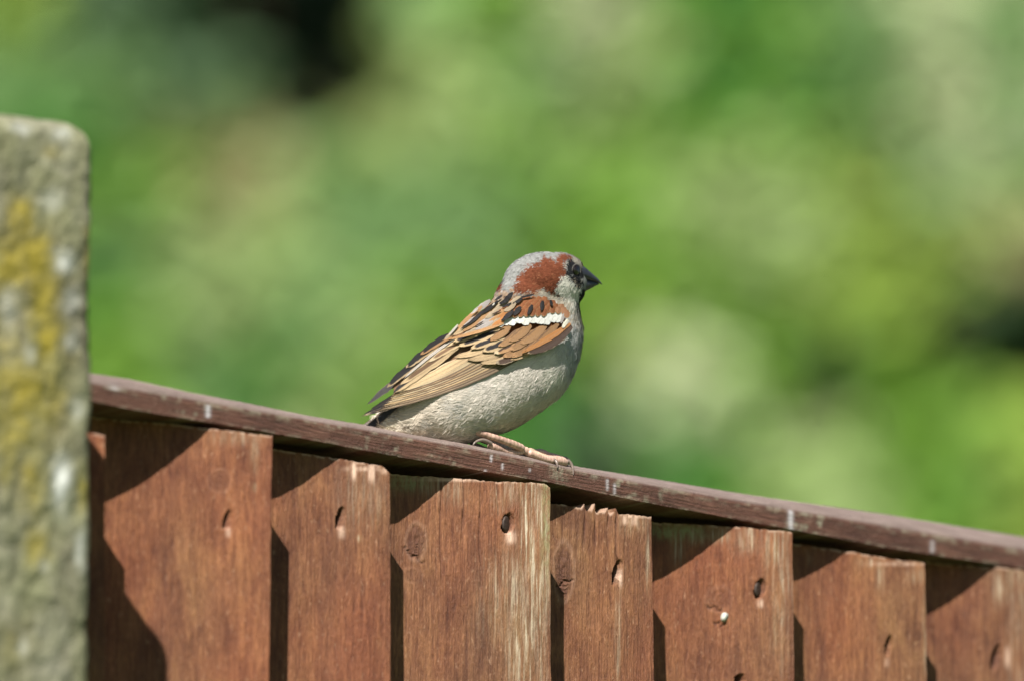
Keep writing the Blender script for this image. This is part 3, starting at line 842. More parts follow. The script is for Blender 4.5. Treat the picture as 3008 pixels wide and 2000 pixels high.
# ------------------------------------------------------------------ concrete post
def build_post():
    npost = 0.072
    sR, _ = fp(258, 1000, npost); sR += 0.0044
    W_, DP = 0.105, 0.120
    ztop = fp(120, 345, npost)[1]
    post = empty('concrete_post', ORG + U * (sR - W_ / 2) + NRM * (npost - DP / 2), TH, label='weathered concrete fence post with yellow lichen and white spots at the left edge', cat='post')
    rows = np.concatenate([[-0.3], np.linspace(ztop - 0.45, ztop - 0.010, 300), ztop - 0.010 + 0.010 * np.sin(np.linspace(0.1, 1, 14) * math.pi / 2)])
    per = []      # outline, rounded corners
    r = 0.007
    hw, hd = W_ / 2, DP / 2
    def arc(cx, cy, a0, a1, n=8):
        return [(cx + r * math.cos(a), cy + r * math.sin(a)) for a in np.linspace(a0, a1, n)]
    def seg(a, b, n):
        return [(a[0] + (b[0] - a[0]) * i / n, a[1] + (b[1] - a[1]) * i / n) for i in range(1, n)]
    pts = []
    pts += arc(-hw + r, -hd + r, math.pi, 1.5 * math.pi)
    pts += seg((-hw + r, -hd), (hw - r, -hd), 60)
    pts += arc(hw - r, -hd + r, 1.5 * math.pi, 2 * math.pi)
    # panel slot in the side facing the panel
    pts += [(hw, -0.003), (hw, -0.001), (hw - 0.02, -0.001), (hw - 0.02, 0.052), (hw, 0.052)]
    pts += arc(hw - r * .6, hd - r * .6, 0, 0.5 * math.pi)
    pts += seg((hw - r, hd), (-hw + r, hd), 10)
    pts += arc(-hw + r, hd - r, 0.5 * math.pi, math.pi)
    pts = np.array(pts); npt = len(pts)
    V = []; M = []
    for zi, z in enumerate(rows):
        u = max(0, (z - (ztop - 0.010)) / 0.010)
        ins = 0.008 * (1 - math.sqrt(max(0, 1 - u * u * 0.98)))
        scl = np.array([(hw - ins) / hw, (hd - ins) / hd])
        p = pts * scl
        rough = 0.0022 * (fbm(p[:, 0] * 300 + p[:, 1] * 170, np.full(npt, z * 220), 4) - 0.5) + 0.0026 * (fbm(p[:, 0] * 60 + p[:, 1] * 40 + 9, np.full(npt, z * 45), 3) - 0.5)
        nv = p / (np.linalg.norm(p, axis=1, keepdims=True) + 1e-9)
        # push mostly straight out of the faces
        nf = np.where(np.abs(p[:, :1]) / hw > np.abs(p[:, 1:]) / hd, np.array([[1, 0]]), np.array([[0, 1]])) * np.sign(p)
        q = p + nf * rough[:, None]
        zz = z + (0.004 * (fbm(p[:, 0] * 50 + 5, p[:, 1] * 50, 3) - 0.5) if u > 0 else 0) + 0.09 * (p[:, 0] - 0.02) * sstep(ztop - 0.05, ztop - 0.016, z)
        V.append(np.stack([q[:, 0], q[:, 1], np.full(npt, z) + zz - z], 1))
        m = np.zeros((npt, 4)); m[:, 3] = 1
        M.append(m)
    V = np.stack(V); M = np.stack(M)
    # where each vertex falls in the photograph, to place the lichen patches as seen
    rot = np.array([[U.x, -NRM.x], [U.y, -NRM.y]])
    w_ = np.empty_like(V); base = np.array(post.location)
    w_[..., 0] = base[0] + V[..., 0] * U.x - V[..., 1] * NRM.x
    w_[..., 1] = base[1] + V[..., 0] * U.y - V[..., 1] * NRM.y
    w_[..., 2] = V[..., 2]
    dv = w_ - np.array(CAM); zc = dv @ np.array(FWD)
    PX = 1504 + FPX * (dv @ np.array(RGT)) / zc; PY = 1000 - FPX * (dv @ np.array(UP)) / zc
    wobx = PX + 30 * (fbm(PX / 40, PY / 40, 3) - 0.5); woby = PY + 50 * (fbm(PX / 40 + 7, PY / 40, 3) - 0.5)
    for (x, y, a, b, amt) in ((60, 640, 45, 60, .9), (30, 780, 60, 120, .9), (100, 760, 60, 90, .9), (120, 880, 50, 110, .85), (20, 1000, 50, 90, .6), (140, 1010, 45, 110, .95), (90, 1150, 100, 130, .85), (60, 1250, 90, 110, .7), (95, 1420, 40, 110, .75), (30, 1330, 30, 90, .7), (240, 1440, 14, 60, .9), (110, 1600, 35, 60, .7), (20, 1130, 60, 120, .7), (262, 760, 14, 80, .6), (150, 450, 25, 20, .4), (60, 1900, 60, 80, .25)):
        g = np.exp(-(np.abs((wobx - x) / a) ** 2.5 + np.abs((woby - y) / b) ** 2.5))
        M[..., 0] = np.maximum(M[..., 0], amt * g)
    for (x, y, a, b, amt) in ((185, 765, 26, 26, .75), (180, 1410, 24, 75, 1), (25, 920, 26, 70, .35), (240, 1620, 14, 55, .55), (210, 880, 26, 30, .4), (215, 1000, 20, 30, .35), (75, 1900, 14, 30, .4), (225, 1200, 20, 40, .35), (150, 580, 40, 30, .3), (130, 1660, 16, 20, .35), (60, 375, 30, 18, .45), (180, 400, 26, 20, .45), (90, 1040, 20, 30, .3)):
        g = np.exp(-(np.abs((wobx - x) / a) ** 2.5 + np.abs((woby - y) / b) ** 2.5))
        M[..., 1] = np.maximum(M[..., 1], amt * g)
    nr_ = len(rows)
    F = []
    for i in range(nr_ - 1):
        for j in range(npt):
            F.append((i * npt + j, i * npt + (j + 1) % npt, (i + 1) * npt + (j + 1) % npt, (i + 1) * npt + j))
    F.append(tuple((nr_ - 1) * npt + j for j in range(npt)))
    mesh('shaft', V.reshape(-1, 3), F, M_conc, post, attrs={'mask': M.reshape(-1, 4)})
    # moss tufts on the right corner
    return post
post = build_post()
#@@BIRD@@
# ------------------------------------------------------------------ the sparrow
YAW = 0.62                                   # how fast the bird recedes to the right
def BP(px, py, dep_mm=0.0):
    return P(px, py, dep_mm / 1000.0)
def cdep(px):                                # depth of the bird's middle plane, mm
    return YAW * (px - 1450) / S * 1000 + 10.0

SPINE = [  # dorsal point, ventral point, half width in mm
 (1112, 1232, 1098, 1262, 3.0), (1135, 1205, 1130, 1275, 6.0), (1170, 1182, 1182, 1290, 8.5), (1215, 1135, 1262, 1303, 11.5), (1268, 1075, 1372, 1300, 15.5),
 (1318, 1022, 1452, 1277, 17.5), (1360, 980, 1527, 1248, 18.5), (1396, 942, 1618, 1184, 18.5), (1420, 915, 1668, 1130, 17.5),
 (1438, 894, 1700, 1050, 15.5), (1449, 878, 1709, 972, 13.0), (1457, 862, 1702, 918, 11.2), (1464, 845, 1700, 888, 10.2), (1480, 820, 1690, 865, 9.0),
]
def catmull(a, n):
    a = np.array(a, dtype=float)
    t = np.linspace(0, len(a) - 1, n)
    i = np.clip(np.floor(t).astype(int), 0, len(a) - 2); f = (t - i)[:, None]
    p0 = a[np.clip(i - 1, 0, len(a) - 1)]; p1 = a[i]; p2 = a[i + 1]; p3 = a[np.clip(i + 2, 0, len(a) - 1)]
    return 0.5 * (2 * p1 + (p2 - p0) * f + (2 * p0 - 5 * p1 + 4 * p2 - p3) * f ** 2 + (3 * p1 - p0 - 3 * p2 + p3) * f ** 3)
def body_source():
    V, F = [], []
    sp = catmull(SPINE, 60); NA = 48
    for (dx, dy, vx, vy, w) in sp:
        for e in range(NA):
            ph = e / NA * 2 * math.pi
            c_, s_ = math.cos(ph), math.sin(ph)
            px = (dx + vx) / 2 + (dx - vx) / 2 * c_; py = (dy + vy) / 2 + (dy - vy) / 2 * c_
            V.append(BP(px, py, cdep(px) - w * 0.80 * np.sign(s_) * abs(s_) ** 0.66 * (1 - 0.20 * c_)))
    for i in range(len(sp) - 1):
        for e in range(NA):
            F.append((i * NA + e, i * NA + (e + 1) % NA, (i + 1) * NA + (e + 1) % NA, (i + 1) * NA + e))
    F.append(tuple(range(NA))[::-1]); F.append(tuple((len(sp) - 1) * NA + e for e in range(NA)))
    # ellipsoids of the head: (cx, cy, rx, ry, depth radius mm, depth offset)
    for (cx, cy, rx_, ry_, rd, do) in ((1603, 832, 123, 91, 9.6, 0), (1642, 816, 80, 72, 8.6, 0.5), (1655, 856, 54, 55, 8.4, 0.5), (1560, 880, 98, 95, 11.0, 0)):
        b0 = len(V); A_, B_ = 22, 32
        for i in range(A_ + 1):
            th = math.pi * i / A_
            for e in range(B_):
                an = 2 * math.pi * e / B_
                px = cx + rx_ * math.cos(th); py = cy + ry_ * math.sin(th) * math.cos(an)
                V.append(BP(px, py, cdep(px) + do + rd * math.sin(th) * math.sin(an)))
        for i in range(A_):
            for e in range(B_):
                F.append((b0 + i * B_ + e, b0 + i * B_ + (e + 1) % B_, b0 + (i + 1) * B_ + (e + 1) % B_, b0 + (i + 1) * B_ + e))
    return V, F
V, F = body_source()
src = mesh('body_source', [tuple(v) for v in V], F)
rm = src.modifiers.new('r', 'REMESH'); rm.mode = 'VOXEL'; rm.voxel_size = 0.0009
sm = src.modifiers.new('s', 'SMOOTH'); sm.factor = 0.6; sm.iterations = 5
dg = bpy.context.evaluated_depsgraph_get()
me_ = bpy.data.meshes.new_from_object(src.evaluated_get(dg))
bpy.data.objects.remove(src)
nv = len(me_.vertices)
BV = np.empty(nv * 3, dtype=np.float32); me_.vertices.foreach_get('co', BV); BV = BV.reshape(-1, 3).astype(float)
me_.calc_loop_triangles()
BF = np.empty(len(me_.loop_triangles) * 3, dtype=np.int32); me_.loop_triangles.foreach_get('vertices', BF); BF = BF.reshape(-1, 3)
tree = BVHTree.FromPolygons([tuple(v) for v in BV], [tuple(map(int, f)) for f in BF])
CA = np.array(CAM); FW = np.array(FWD); RG = np.array(RGT); UPn = np.array(UP)
def projn(X):
    d = X - CA; z = d @ FW
    return 1504 + FPX * (d @ RG) / z, 1000 - FPX * (d @ UPn) / z, (z - D) * 1000
def hit(px, py):
    d = ray(px, py).normalized()
    loc_, n_, i_, t_ = tree.ray_cast(CAM, d)
    if loc_ is None: return None
    return ((loc_ - CAM).dot(FWD) - D) * 1000

# smooth sheet on which the folded wing lies (thin plate spline through body depths)
ctl = []
for (px, py) in ((1350, 1010), (1400, 960), (1450, 920), (1500, 890), (1560, 880), (1610, 880), (1650, 910), (1655, 960), (1640, 1000), (1590, 1010), (1540, 940), (1480, 960),
                 (1420, 1010), (1350, 1060), (1300, 1080), (1250, 1120), (1280, 1130), (1350, 1110), (1430, 1070), (1500, 1040), (1560, 1040), (1600, 960), (1450, 990), (1540, 1000), (1390, 1090)):
    h = hit(px, py)
    if h is not None: ctl.append((px, py, h - 0.5))
for (px, py, off) in ((1200, 1130, -9.2), (1150, 1170, -8.2), (1100, 1205, -7.0), (1060, 1230, -6.2), (1130, 1140, -6.0), (1190, 1075, -5.6), (1230, 1165, -10.6)):
    ctl.append((px, py, cdep(px) + off))
ctl = np.array(ctl, dtype=float)
def tps_k(r2): return np.where(r2 > 0, r2 * np.log(r2 + 1e-12), 0)
cx_ = (ctl[:, :2] - np.array([1400, 1000])) / 200.0
K = tps_k(((cx_[:, None] - cx_[None]) ** 2).sum(-1)) + 0.6 * np.eye(len(cx_))
Pm = np.concatenate([np.ones((len(cx_), 1)), cx_], 1)
A = np.block([[K, Pm], [Pm.T, np.zeros((3, 3))]])
sol = np.linalg.solve(A, np.concatenate([ctl[:, 2], np.zeros(3)]))
def wsurf(px, py):
    q = np.stack([(np.asarray(px, float) - 1400) / 200, (np.asarray(py, float) - 1000) / 200], -1)
    r2 = ((q[..., None, :] - cx_) ** 2).sum(-1)
    return tps_k(r2) @ sol[:-3] + sol[-3] + q @ sol[-2:]

def inpoly(px, py, poly):
    px = np.asarray(px, float); py = np.asarray(py, float)
    c = np.zeros(px.shape, bool); n = len(poly)
    for i in range(n):
        x0, y0 = poly[i]; x1, y1 = poly[(i + 1) % n]
        cond = ((y0 > py) != (y1 > py)) & (px < (x1 - x0) * (py - y0) / (y1 - y0 + 1e-9) + x0)
        c ^= cond
    return c
def hp(pts, s=4.48, ox=1350, oy=700): return [(ox + x / s, oy + y / s) for x, y in pts]

A_ = lambda r, g, b: np.array([r, g, b, 1.0])
BELLY = A_(.63, .575, .515); BREAST = A_(.44, .445, .44); FLANK = A_(.58, .50, .40); VENT = A_(.66, .62, .50)
CROWN = A_(.28, .282, .272); CHEST = A_(.155, .048, .024); CHESTD = A_(.085, .030, .018); BLACK = A_(.022, .022, .024); CHEEK = A_(.68, .655, .58)
NAPE = A_(.34, .24, .16); COLLAR = A_(.46, .41, .33); MANT = A_(.36, .24, .14); GREYB = A_(.33, .29, .26); WHITE = A_(.74, .74, .70)
CH_POLY = hp([(1395, 250), (1470, 250), (1530, 285), (1590, 320), (1500, 335), (1440, 345), (1425, 380), (1455, 425), (1450, 465), (1392, 490), (1370, 545), (1330, 590), (1285, 630), (1300, 680), (1430, 765), (1400, 770), (1300, 720), (1180, 680), (1000, 700), (850, 690), (760, 680), (740, 640), (810, 580), (800, 520), (900, 430), (940, 365), (1080, 325), (1200, 262), (1290, 300), (1350, 300)])
CHD_POLY = hp([(1270, 600), (1310, 650), (1440, 765), (1400, 770), (1290, 715), (1250, 640)])
MASK_POLY = hp([(1462, 350), (1500, 320), (1580, 300), (1650, 380), (1640, 520), (1625, 640), (1600, 615), (1545, 585), (1500, 520), (1475, 490), (1425, 480), (1462, 455)])
CHEEK_POLY = hp([(1392, 485), (1475, 495), (1500, 550), (1550, 600), (1605, 620), (1612, 700), (1570, 800), (1545, 900), (1450, 790), (1340, 690), (1295, 640), (1330, 595), (1370, 550)])
BIB_POLY = [(1708, 850), (1730, 855), (1712, 875), (1702, 895), (1698, 905), (1692, 902), (1700, 880)]
SPOT_POLY = hp([(1434, 362), (1460, 356), (1462, 380), (1450, 402)])
NAPE_POLY = hp([(430, 820), (490, 670), (600, 640), (720, 650), (830, 700), (1000, 705), (1180, 690), (1180, 740), (900, 760), (500, 800)])
NSPOT_POLY = hp([(510, 600), (545, 555), (620, 580), (590, 620), (500, 680)])
COLLAR_POLY = hp([(1120, 690), (1250, 705), (1420, 790), (1520, 900), (1560, 1020), (1500, 1030), (1430, 920), (1330, 840), (1180, 780), (1060, 760)])
SIDE_POLY = [(1600, 880), (1660, 890), (1690, 920), (1706, 980), (1706, 1030), (1690, 1080), (1670, 1060), (1675, 990), (1660, 930)]
WING_POLY = [(1448, 880), (1500, 862), (1560, 866), (1620, 874), (1655, 900), (1672, 935), (1672, 965), (1650, 1000), (1590, 1040), (1527, 1056), (1469, 1071), (1400, 1098), (1325, 1133), (1240, 1159), (1172, 1179), (1116, 1203),
             (1060, 1225), (1080, 1185), (1140, 1130), (1190, 1078), (1235, 1040), (1300, 995), (1350, 950), (1400, 908)]
def body_colour(px, py, jit=5.0):
    n = len(px)
    x = px + rng.normal(0, jit, n); y = py + rng.normal(0, jit, n)
    c = np.tile(BELLY, (n, 1))
    def put(m, col):
        c[m] = col
    def blend(w, col):
        c[:] = c * (1 - w[:, None]) + col * w[:, None]
    blend(sstep(1500, 1180, x), FLANK)
    blend(sstep(1630, 1700, x) * sstep(900, 960, y) * sstep(1200, 1060, y) * 0.8, BREAST)
    blend(0.55 * sstep(0.55, 0.7, fbm(px / 46 + 3, py / 60, 3)), BREAST * 0.85)
    blend(0.22 * sstep(0.55, 0.75, fbm(px / 30 + 11, py / 30 + 5, 3)), VENT)
    blend(0.7 * np.exp(-(((x - 1695) / 20) ** 2 + ((y - 1010) / 60) ** 2)), A_(.30, .31, .32))
    blend(0.6 * np.exp(-(((x - 1640) / 28) ** 2 + ((y - 1075) / 45) ** 2)) * (fbm(px / 9, py / 16, 2) > .45), A_(.80, .77, .68))
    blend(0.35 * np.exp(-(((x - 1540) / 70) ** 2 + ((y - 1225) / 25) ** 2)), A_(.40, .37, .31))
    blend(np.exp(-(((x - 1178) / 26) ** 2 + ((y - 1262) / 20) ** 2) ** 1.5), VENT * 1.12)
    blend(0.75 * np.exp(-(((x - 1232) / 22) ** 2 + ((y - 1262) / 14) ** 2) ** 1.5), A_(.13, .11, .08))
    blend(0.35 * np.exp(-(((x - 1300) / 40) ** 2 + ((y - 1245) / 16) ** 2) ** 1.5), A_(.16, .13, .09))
    back = y < 1010 + (x - 1320) * -0.9
    put(back & (x < 1480) & (y > 868), MANT)
    head = (y < 868 + (x - 1460) * 0.02) & (x > 1440)
    put(head, CROWN)
    m = head & (fbm(px / 5.0, py / 3.5, 2) > 0.66)
    c[m] = CROWN * 0.62
    put(inpoly(x, y, NAPE_POLY), NAPE)
    mm = inpoly(x, y, NAPE_POLY) & (rng.random(n) < 0.4); c[mm] = GREYB
    put(inpoly(x, y, NSPOT_POLY), CHEST * 1.1)
    put(inpoly(x, y, COLLAR_POLY), COLLAR)
    put(inpoly(x, y, SIDE_POLY) & (rng.random(n) < 0.55), BREAST)
    ch = inpoly(x, y, CH_POLY)
    put(ch, CHEST)
    v = fbm(px / 14.0, py / 10.0, 3)
    c[ch] = CHEST * (0.72 + 0.75 * v[ch])[:, None]
    edge = ch & (rng.random(n) < 0.05); c[edge] = A_(.26, .10, .05)
    put(inpoly(x, y, CHD_POLY), CHESTD)
    x2 = px + rng.normal(0, min(jit, 2.5), n); y2 = py + rng.normal(0, min(jit, 2.5), n)
    put(inpoly(x2, y2, CHEEK_POLY), CHEEK)
    put(inpoly(x2, y2, MASK_POLY), BLACK)
    mk = inpoly(x2, y2, MASK_POLY) & (np.hypot((px - 1694) / 19, (py - 795) / 24) > 1) & (rng.random(n) < 0.18)
    c[mk] = A_(.34, .28, .21)
    put(inpoly(x2, y2, SPOT_POLY), A_(.66, .64, .52))
    put(inpoly(x2, y2, BIB_POLY), BLACK)
    fore = (x2 > 1693) & (y2 < 792) & (y2 < 752 + (x2 - 1660) * 0.95)
    put(fore, A_(.36, .33, .27))
    c *= (0.94 + 0.12 * rng.random(n))[:, None]
    c[:, 3] = 1
    return np.clip(c, 0, 0.95)

M_body = attr_material('body_down', 0.85, 0.1)
M_plum = attr_material('plumage', 0.75, 0.12)
M_feather = attr_material('feather', 0.6, 0.22, streak=(10, 34, 1))
bird0 = BP(1504, 1340, cdep(1504))
sparrow = empty('sparrow', bird0, label='male house sparrow with grey crown and chestnut nape perched on the fence rail looking right', cat='bird')
B0 = np.array(bird0)
px_, py_, _ = projn(BV)
bcol = body_colour(px_, py_, 1.5) * np.array([0.8, 0.8, 0.8, 1])
me_.name = 'body'
body = bpy.data.objects.new('body', me_)
C.objects.link(body)
me_.vertices.foreach_set('co', (BV - B0).astype(np.float32).ravel())
a = me_.color_attributes.new('Col', 'FLOAT_COLOR', 'POINT'); a.data.foreach_set('color', bcol.astype(np.float32).ravel())
me_.materials.clear(); me_.materials.append(M_body)
me_.polygons.foreach_set('use_smooth', np.full(len(me_.polygons), True))
me_.update()
body.parent = sparrow

# direction in which the small feathers lie, in photograph pixels
FLOW = np.array([  # x, y, dx, dy
 (1700, 960, -0.25, 1), (1705, 1030, -0.3, 1), (1680, 1110, -0.6, .9), (1620, 1180, -0.85, .6), (1540, 1235, -1, .4), (1440, 1270, -1, .25), (1300, 1285, -1, .1), (1180, 1270, -1, .2), (1110, 1250, -1, .35),
 (1620, 1080, -0.9, .75), (1540, 1120, -1, .6), (1450, 1180, -1, .55), (1350, 1200, -1, .5), (1250, 1200, -1, .5), (1650, 1010, -0.6, .9), (1680, 900, -0.2, 1), (1640, 900, -.7, .7),
 (1690, 860, -.35, 1), (1660, 860, -.7, .8), (1660, 820, -1, .5), (1600, 830, -1, .35), (1540, 840, -1, .5), (1480, 840, -.7, .8), (1500, 790, -.8, .7), (1560, 760, -1, .3), (1620, 748, -1, -.05), (1680, 765, -1, -.5), (1600, 790, -1, .2),
 (1450, 885, -.7, .8), (1400, 930, -.8, .7), (1330, 1000, -.8, .7), (1712, 790, -.8, -.6), (1712, 830, -.6, .4)], float)
def flow(px, py):
    w = 1 / (((px[:, None] - FLOW[:, 0]) ** 2 + (py[:, None] - FLOW[:, 1]) ** 2) + 150) ** 1.5
    d = (w @ FLOW[:, 2:]) / w.sum(1, keepdims=True)
    return d / np.linalg.norm(d, axis=1, keepdims=True)

def plumage(nclump=6500, per=15):
    tri = BV[BF]
    cr = np.cross(tri[:, 1] - tri[:, 0], tri[:, 2] - tri[:, 0]); ar = np.linalg.norm(cr, axis=1)
    fn = cr / (ar[:, None] + 1e-12)
    cen = tri.mean(1); px, py, dp = projn(cen)
    isH = (py < 880) & (px > 1440)
    w = ar * np.where(isH, 3.2, 1.0) * np.where(fn @ FW < 0.3, 1.0, 0.35)
    idx = rng.choice(len(BF), nclump, p=w / w.sum())
    r1 = np.sqrt(rng.random((nclump, 1))); r2 = rng.random((nclump, 1))
    t = tri[idx]; p = t[:, 0] * (1 - r1) + t[:, 1] * r1 * (1 - r2) + t[:, 2] * r1 * r2
    # smooth vertex normals
    vn = np.zeros_like(BV)
    for k in range(3): np.add.at(vn, BF[:, k], cr)
    vn /= np.linalg.norm(vn, axis=1, keepdims=True) + 1e-12
    n = vn[BF[idx, 0]]
    px, py, dp = projn(p)
    near = (n @ FW) < 0.15
    keep = ~(inpoly(px, py, WING_POLY) & near)
    # also nothing on the eye or under the bill's root
    keep &= ~(np.hypot((px - 1694) / 12, (py - 795) / 17) < 1)
    keep &= ~((px > 1712) & (py > 786) & (py < 862))
    p, n, px, py, near = p[keep], n[keep], px[keep], py[keep], near[keep]
    m = len(p)
    d2 = flow(px, py)
    depd = np.full(m, 0.0)
    g = d2[:, :1] * RG - d2[:, 1:] * UPn + YAW * d2[:, :1] * FW * 1.0
    g = g - (g * n).sum(1, keepdims=True) * n
    g /= np.linalg.norm(g, axis=1, keepdims=True) + 1e-9
    head = (py < 885) & (px > 1440)
    rear = (px < 1400) & (py > 1180)
    L = np.where(head, 0.0022, np.where(rear, 0.0052, 0.0044)) * rng.uniform(0.75, 1.25, m)
    cc = body_colour(px, py, 3.5)
    tone = 0.93 + 0.14 * rng.random(m)
    cc[:, :3] *= tone[:, None]
    lift = np.where(head, 0.04, 0.035) * rng.uniform(0.3, 1.5, m)
    side = np.cross(n, g)
    # barbs of each contour feather: fanned off a shaft
    P0 = np.repeat(p, per, 0); G = np.repeat(g, per, 0); N = np.repeat(n, per, 0); Sd = np.repeat(side, per, 0)
    LL = np.repeat(L, per); CC = np.repeat(cc, per, 0); LF = np.repeat(lift, per); H = np.repeat(head, per)
    k = len(P0)
    u0 = rng.random(k) * 0.55; sgn = rng.uniform(-1, 1, k)
    fan = sgn * np.where(H, 0.35, 0.5)
    st = P0 + G * (u0 * LL)[:, None] + Sd * (sgn * LL * np.where(H, 0.22, 0.20))[:, None] + N * (0.00005 + LF * u0 * LL * 0.6)[:, None]
    dr = G * np.cos(fan)[:, None] + Sd * np.sin(fan)[:, None] + N * (LF * 0.9)[:, None]
    ln = LL * rng.uniform(0.35, 0.7, k)
    wd = np.where(H, 0.00010, 0.000115) * rng.uniform(0.7, 1.4, k)
    md = st + dr * (ln * 0.55)[:, None]
    tp = md + (dr - N * (LF * 1.2)[:, None] + Sd * (rng.normal(0, 0.12, k))[:, None]) * (ln * 0.45)[:, None]
    tw = rng.normal(0, 0.22, k)[:, None]
    sv = Sd * 1.0 - G * np.sin(fan)[:, None] + N * tw
    sv /= np.linalg.norm(sv, axis=1, keepdims=True)
    sv *= wd[:, None]
    V = np.stack([st - sv, st + sv, md + sv * 1.1, md - sv * 1.1, tp], 1).reshape(-1, 3)
    b = np.arange(k)[:, None] * 5
    F = np.concatenate([b + np.array([[0, 2, 1]]), b + np.array([[0, 3, 2]]), b + np.array([[3, 4, 2]])], 0)
    CC = CC * rng.uniform(0.9, 1.1, k)[:, None]; CC[:, 3] = 1
    col = np.repeat(CC, 5, 0).reshape(k, 5, 4)
    col[:, 4] *= 1.12; col[:, :2] *= 0.92
    col[..., 3] = 1
    return V - B0, F, np.clip(col, 0, 0.95).reshape(-1, 4), np.repeat(N, 5, 0)
V, F, col, nrm_ = plumage(32000, 10)
def soft_normals(o, nn):
    """down catches the light like the skin it lies on, not like separate blades"""
    nn = nn / (np.linalg.norm(nn, axis=1, keepdims=True) + 1e-9)
    o.data.normals_split_custom_set_from_vertices(nn.astype(np.float32).tolist())
pl = mesh('plumage', V, F, M_plum, sparrow, col=col, smooth=True)
soft_normals(pl, nrm_ + np.repeat(rng.normal(0, 0.10, (len(nrm_) // 5, 3)), 5, 0))
pl['kind'] = 'stuff'

# wing ---------------------------------------------------------------------
BUFF = A_(.60, .44, .26); CREAM = A_(.74, .60, .40); RUST = A_(.42, .185, .065); RUSTB = A_(.43, .245, .12); ORANGE = A_(.45, .20, .07); DBRN = A_(.080, .050, .038); MBRN = A_(.20, .12, .072); BLK = A_(.026, .024, .026); TAN = A_(.42, .33, .23); GRY = A_(.42, .38, .36); CHS = A_(.27, .098, .040)
BARBS = []
def feather(parent, base, tip, hw, layer, fn, bend=0.0, pw=4.0, n=34, m=13, root=0.35, camber=0.3, label=None, name='feather', droop=0.0, barbs=True):
    b = np.array(base, float); t = np.array(tip, float)
    d = t - b; L = np.linalg.norm(d); d /= L; s = np.array([-d[1], d[0]])      # s: +v side
    if s[1] < 0: s = -s                                                     # +v is the lower side
    u = np.linspace(0, 1, n)[:, None]; v = np.linspace(-1, 1, m)[None, :]
    wprof = np.minimum(1, (root + (1 - root) * np.sin(np.minimum(u / 0.45, 1) * math.pi / 2))) * (1 - np.clip(u, 0, 0.9999) ** pw) ** 0.5
    seed = rng.random() * 50
    rag = 1 + 0.30 * (fbm(u * 14 + seed, v * 0 + np.sign(v) * 3, 2) - 0.5) * (np.abs(v) > 0.7)
    off = hw * wprof * v * rag
    ctr = bend * 4 * u * (1 - u)
    X = b[0] + d[0] * L * u + s[0] * (off + ctr); Y = b[1] + d[1] * L * u + s[1] * (off + ctr)
    X = X + 0 * v; Y = Y + 0 * v
    # ragged tip of the vane
    e = 0.09 * L * (fbm(v * 6 + seed, u * 2, 2) - 0.5) * sstep(0.75, 1, u)
    X = X + d[0] * e; Y = Y + d[1] * e
    dep = wsurf(X, Y) - layer - camber * hw / S * 1000 * 0.3 * (1 - (v * wprof) ** 2) + 0.25 * u * 0 + droop * u ** 2
    pos = np.array([BP(float(x), float(y), float(z)) for x, y, z in zip(X.ravel(), Y.ravel(), dep.ravel())])
    uu = (u + 0 * v).ravel(); vv = (v + 0 * u).ravel()
    c = fn(uu, vv)
    c = np.clip(c * (0.94 + 0.12 * rng.random()), 0, 0.9); c[:, 3] = 1
    F = grid_faces(n, m)
    uv = np.stack([uu * (L / 80.0), vv * 0.5 + 0.5], 1)
    uv[:, 0] += seed
    o = mesh(name, pos - B0, F, M_feather, parent, col=c, uv=uv)
    if label: o['label'] = label
    if barbs:
        k = int(min(1800, max(110, L * hw * 1.0)))
        ub = rng.uniform(0.02, 0.97, k); vb = rng.uniform(-1.0, 1.0, k)
        G3 = pos.reshape(n, m, 3); C3 = c.reshape(n, m, 4)
        iu = np.clip((ub * (n - 1)).astype(int), 0, n - 2); iv = np.clip(((vb + 1) / 2 * (m - 1)).astype(int), 0, m - 2)
        P1 = G3[iu, iv]; cb = C3[iu, iv]
        along = G3[np.minimum(iu + 1, n - 1), iv] - P1; along /= np.linalg.norm(along, axis=1, keepdims=True) + 1e-12
        across = G3[iu, iv + 1] - P1; across /= np.linalg.norm(across, axis=1, keepdims=True) + 1e-12
        nrmv = np.cross(along, across); nrmv *= -np.sign(nrmv @ FW)[:, None]
        dirv = along + across * (vb * rng.uniform(0.1, 0.55, k))[:, None] + nrmv * 0.02
        dirv /= np.linalg.norm(dirv, axis=1, keepdims=True)
        lb = rng.uniform(0.0010, 0.0022, k) * min(1.0, L / 60 + 0.35)
        wb = rng.uniform(0.00007, 0.00013, k)
        st = P1 + nrmv * 0.00003 + B0 * 0
        sd = np.cross(dirv, nrmv) * wb[:, None]
        mdp = st + dirv * (lb * 0.5)[:, None] + nrmv * 0.00005; tpp = st + dirv * lb[:, None] + nrmv * 0.00002
        cb = cb * rng.uniform(0.62, 1.28, k)[:, None]; cb[:, 3] = 1
        BARBS.append((np.stack([st - sd, st + sd, mdp + sd, mdp - sd, tpp], 1), np.repeat(cb[:, None], 5, 1), np.repeat((nrmv + rng.normal(0, 0.12, nrmv.shape))[:, None], 5, 1)))
    return o
def mixc(a, b, w):
    a = a[None] if a.ndim == 1 else a; b = b[None] if b.ndim == 1 else b
    return a * (1 - w[:, None]) + b * w[:, None]
def plain(ca, cb=None):
    def f(u, v):
        w = np.clip(0.5 + 0.5 * v, 0, 1) * 0 + 0.5 * (1 + np.sin(v * 5 + u * 3)) * 0.4
        return mixc(ca, cb if cb is not None else ca * 0.8, w)
    return f
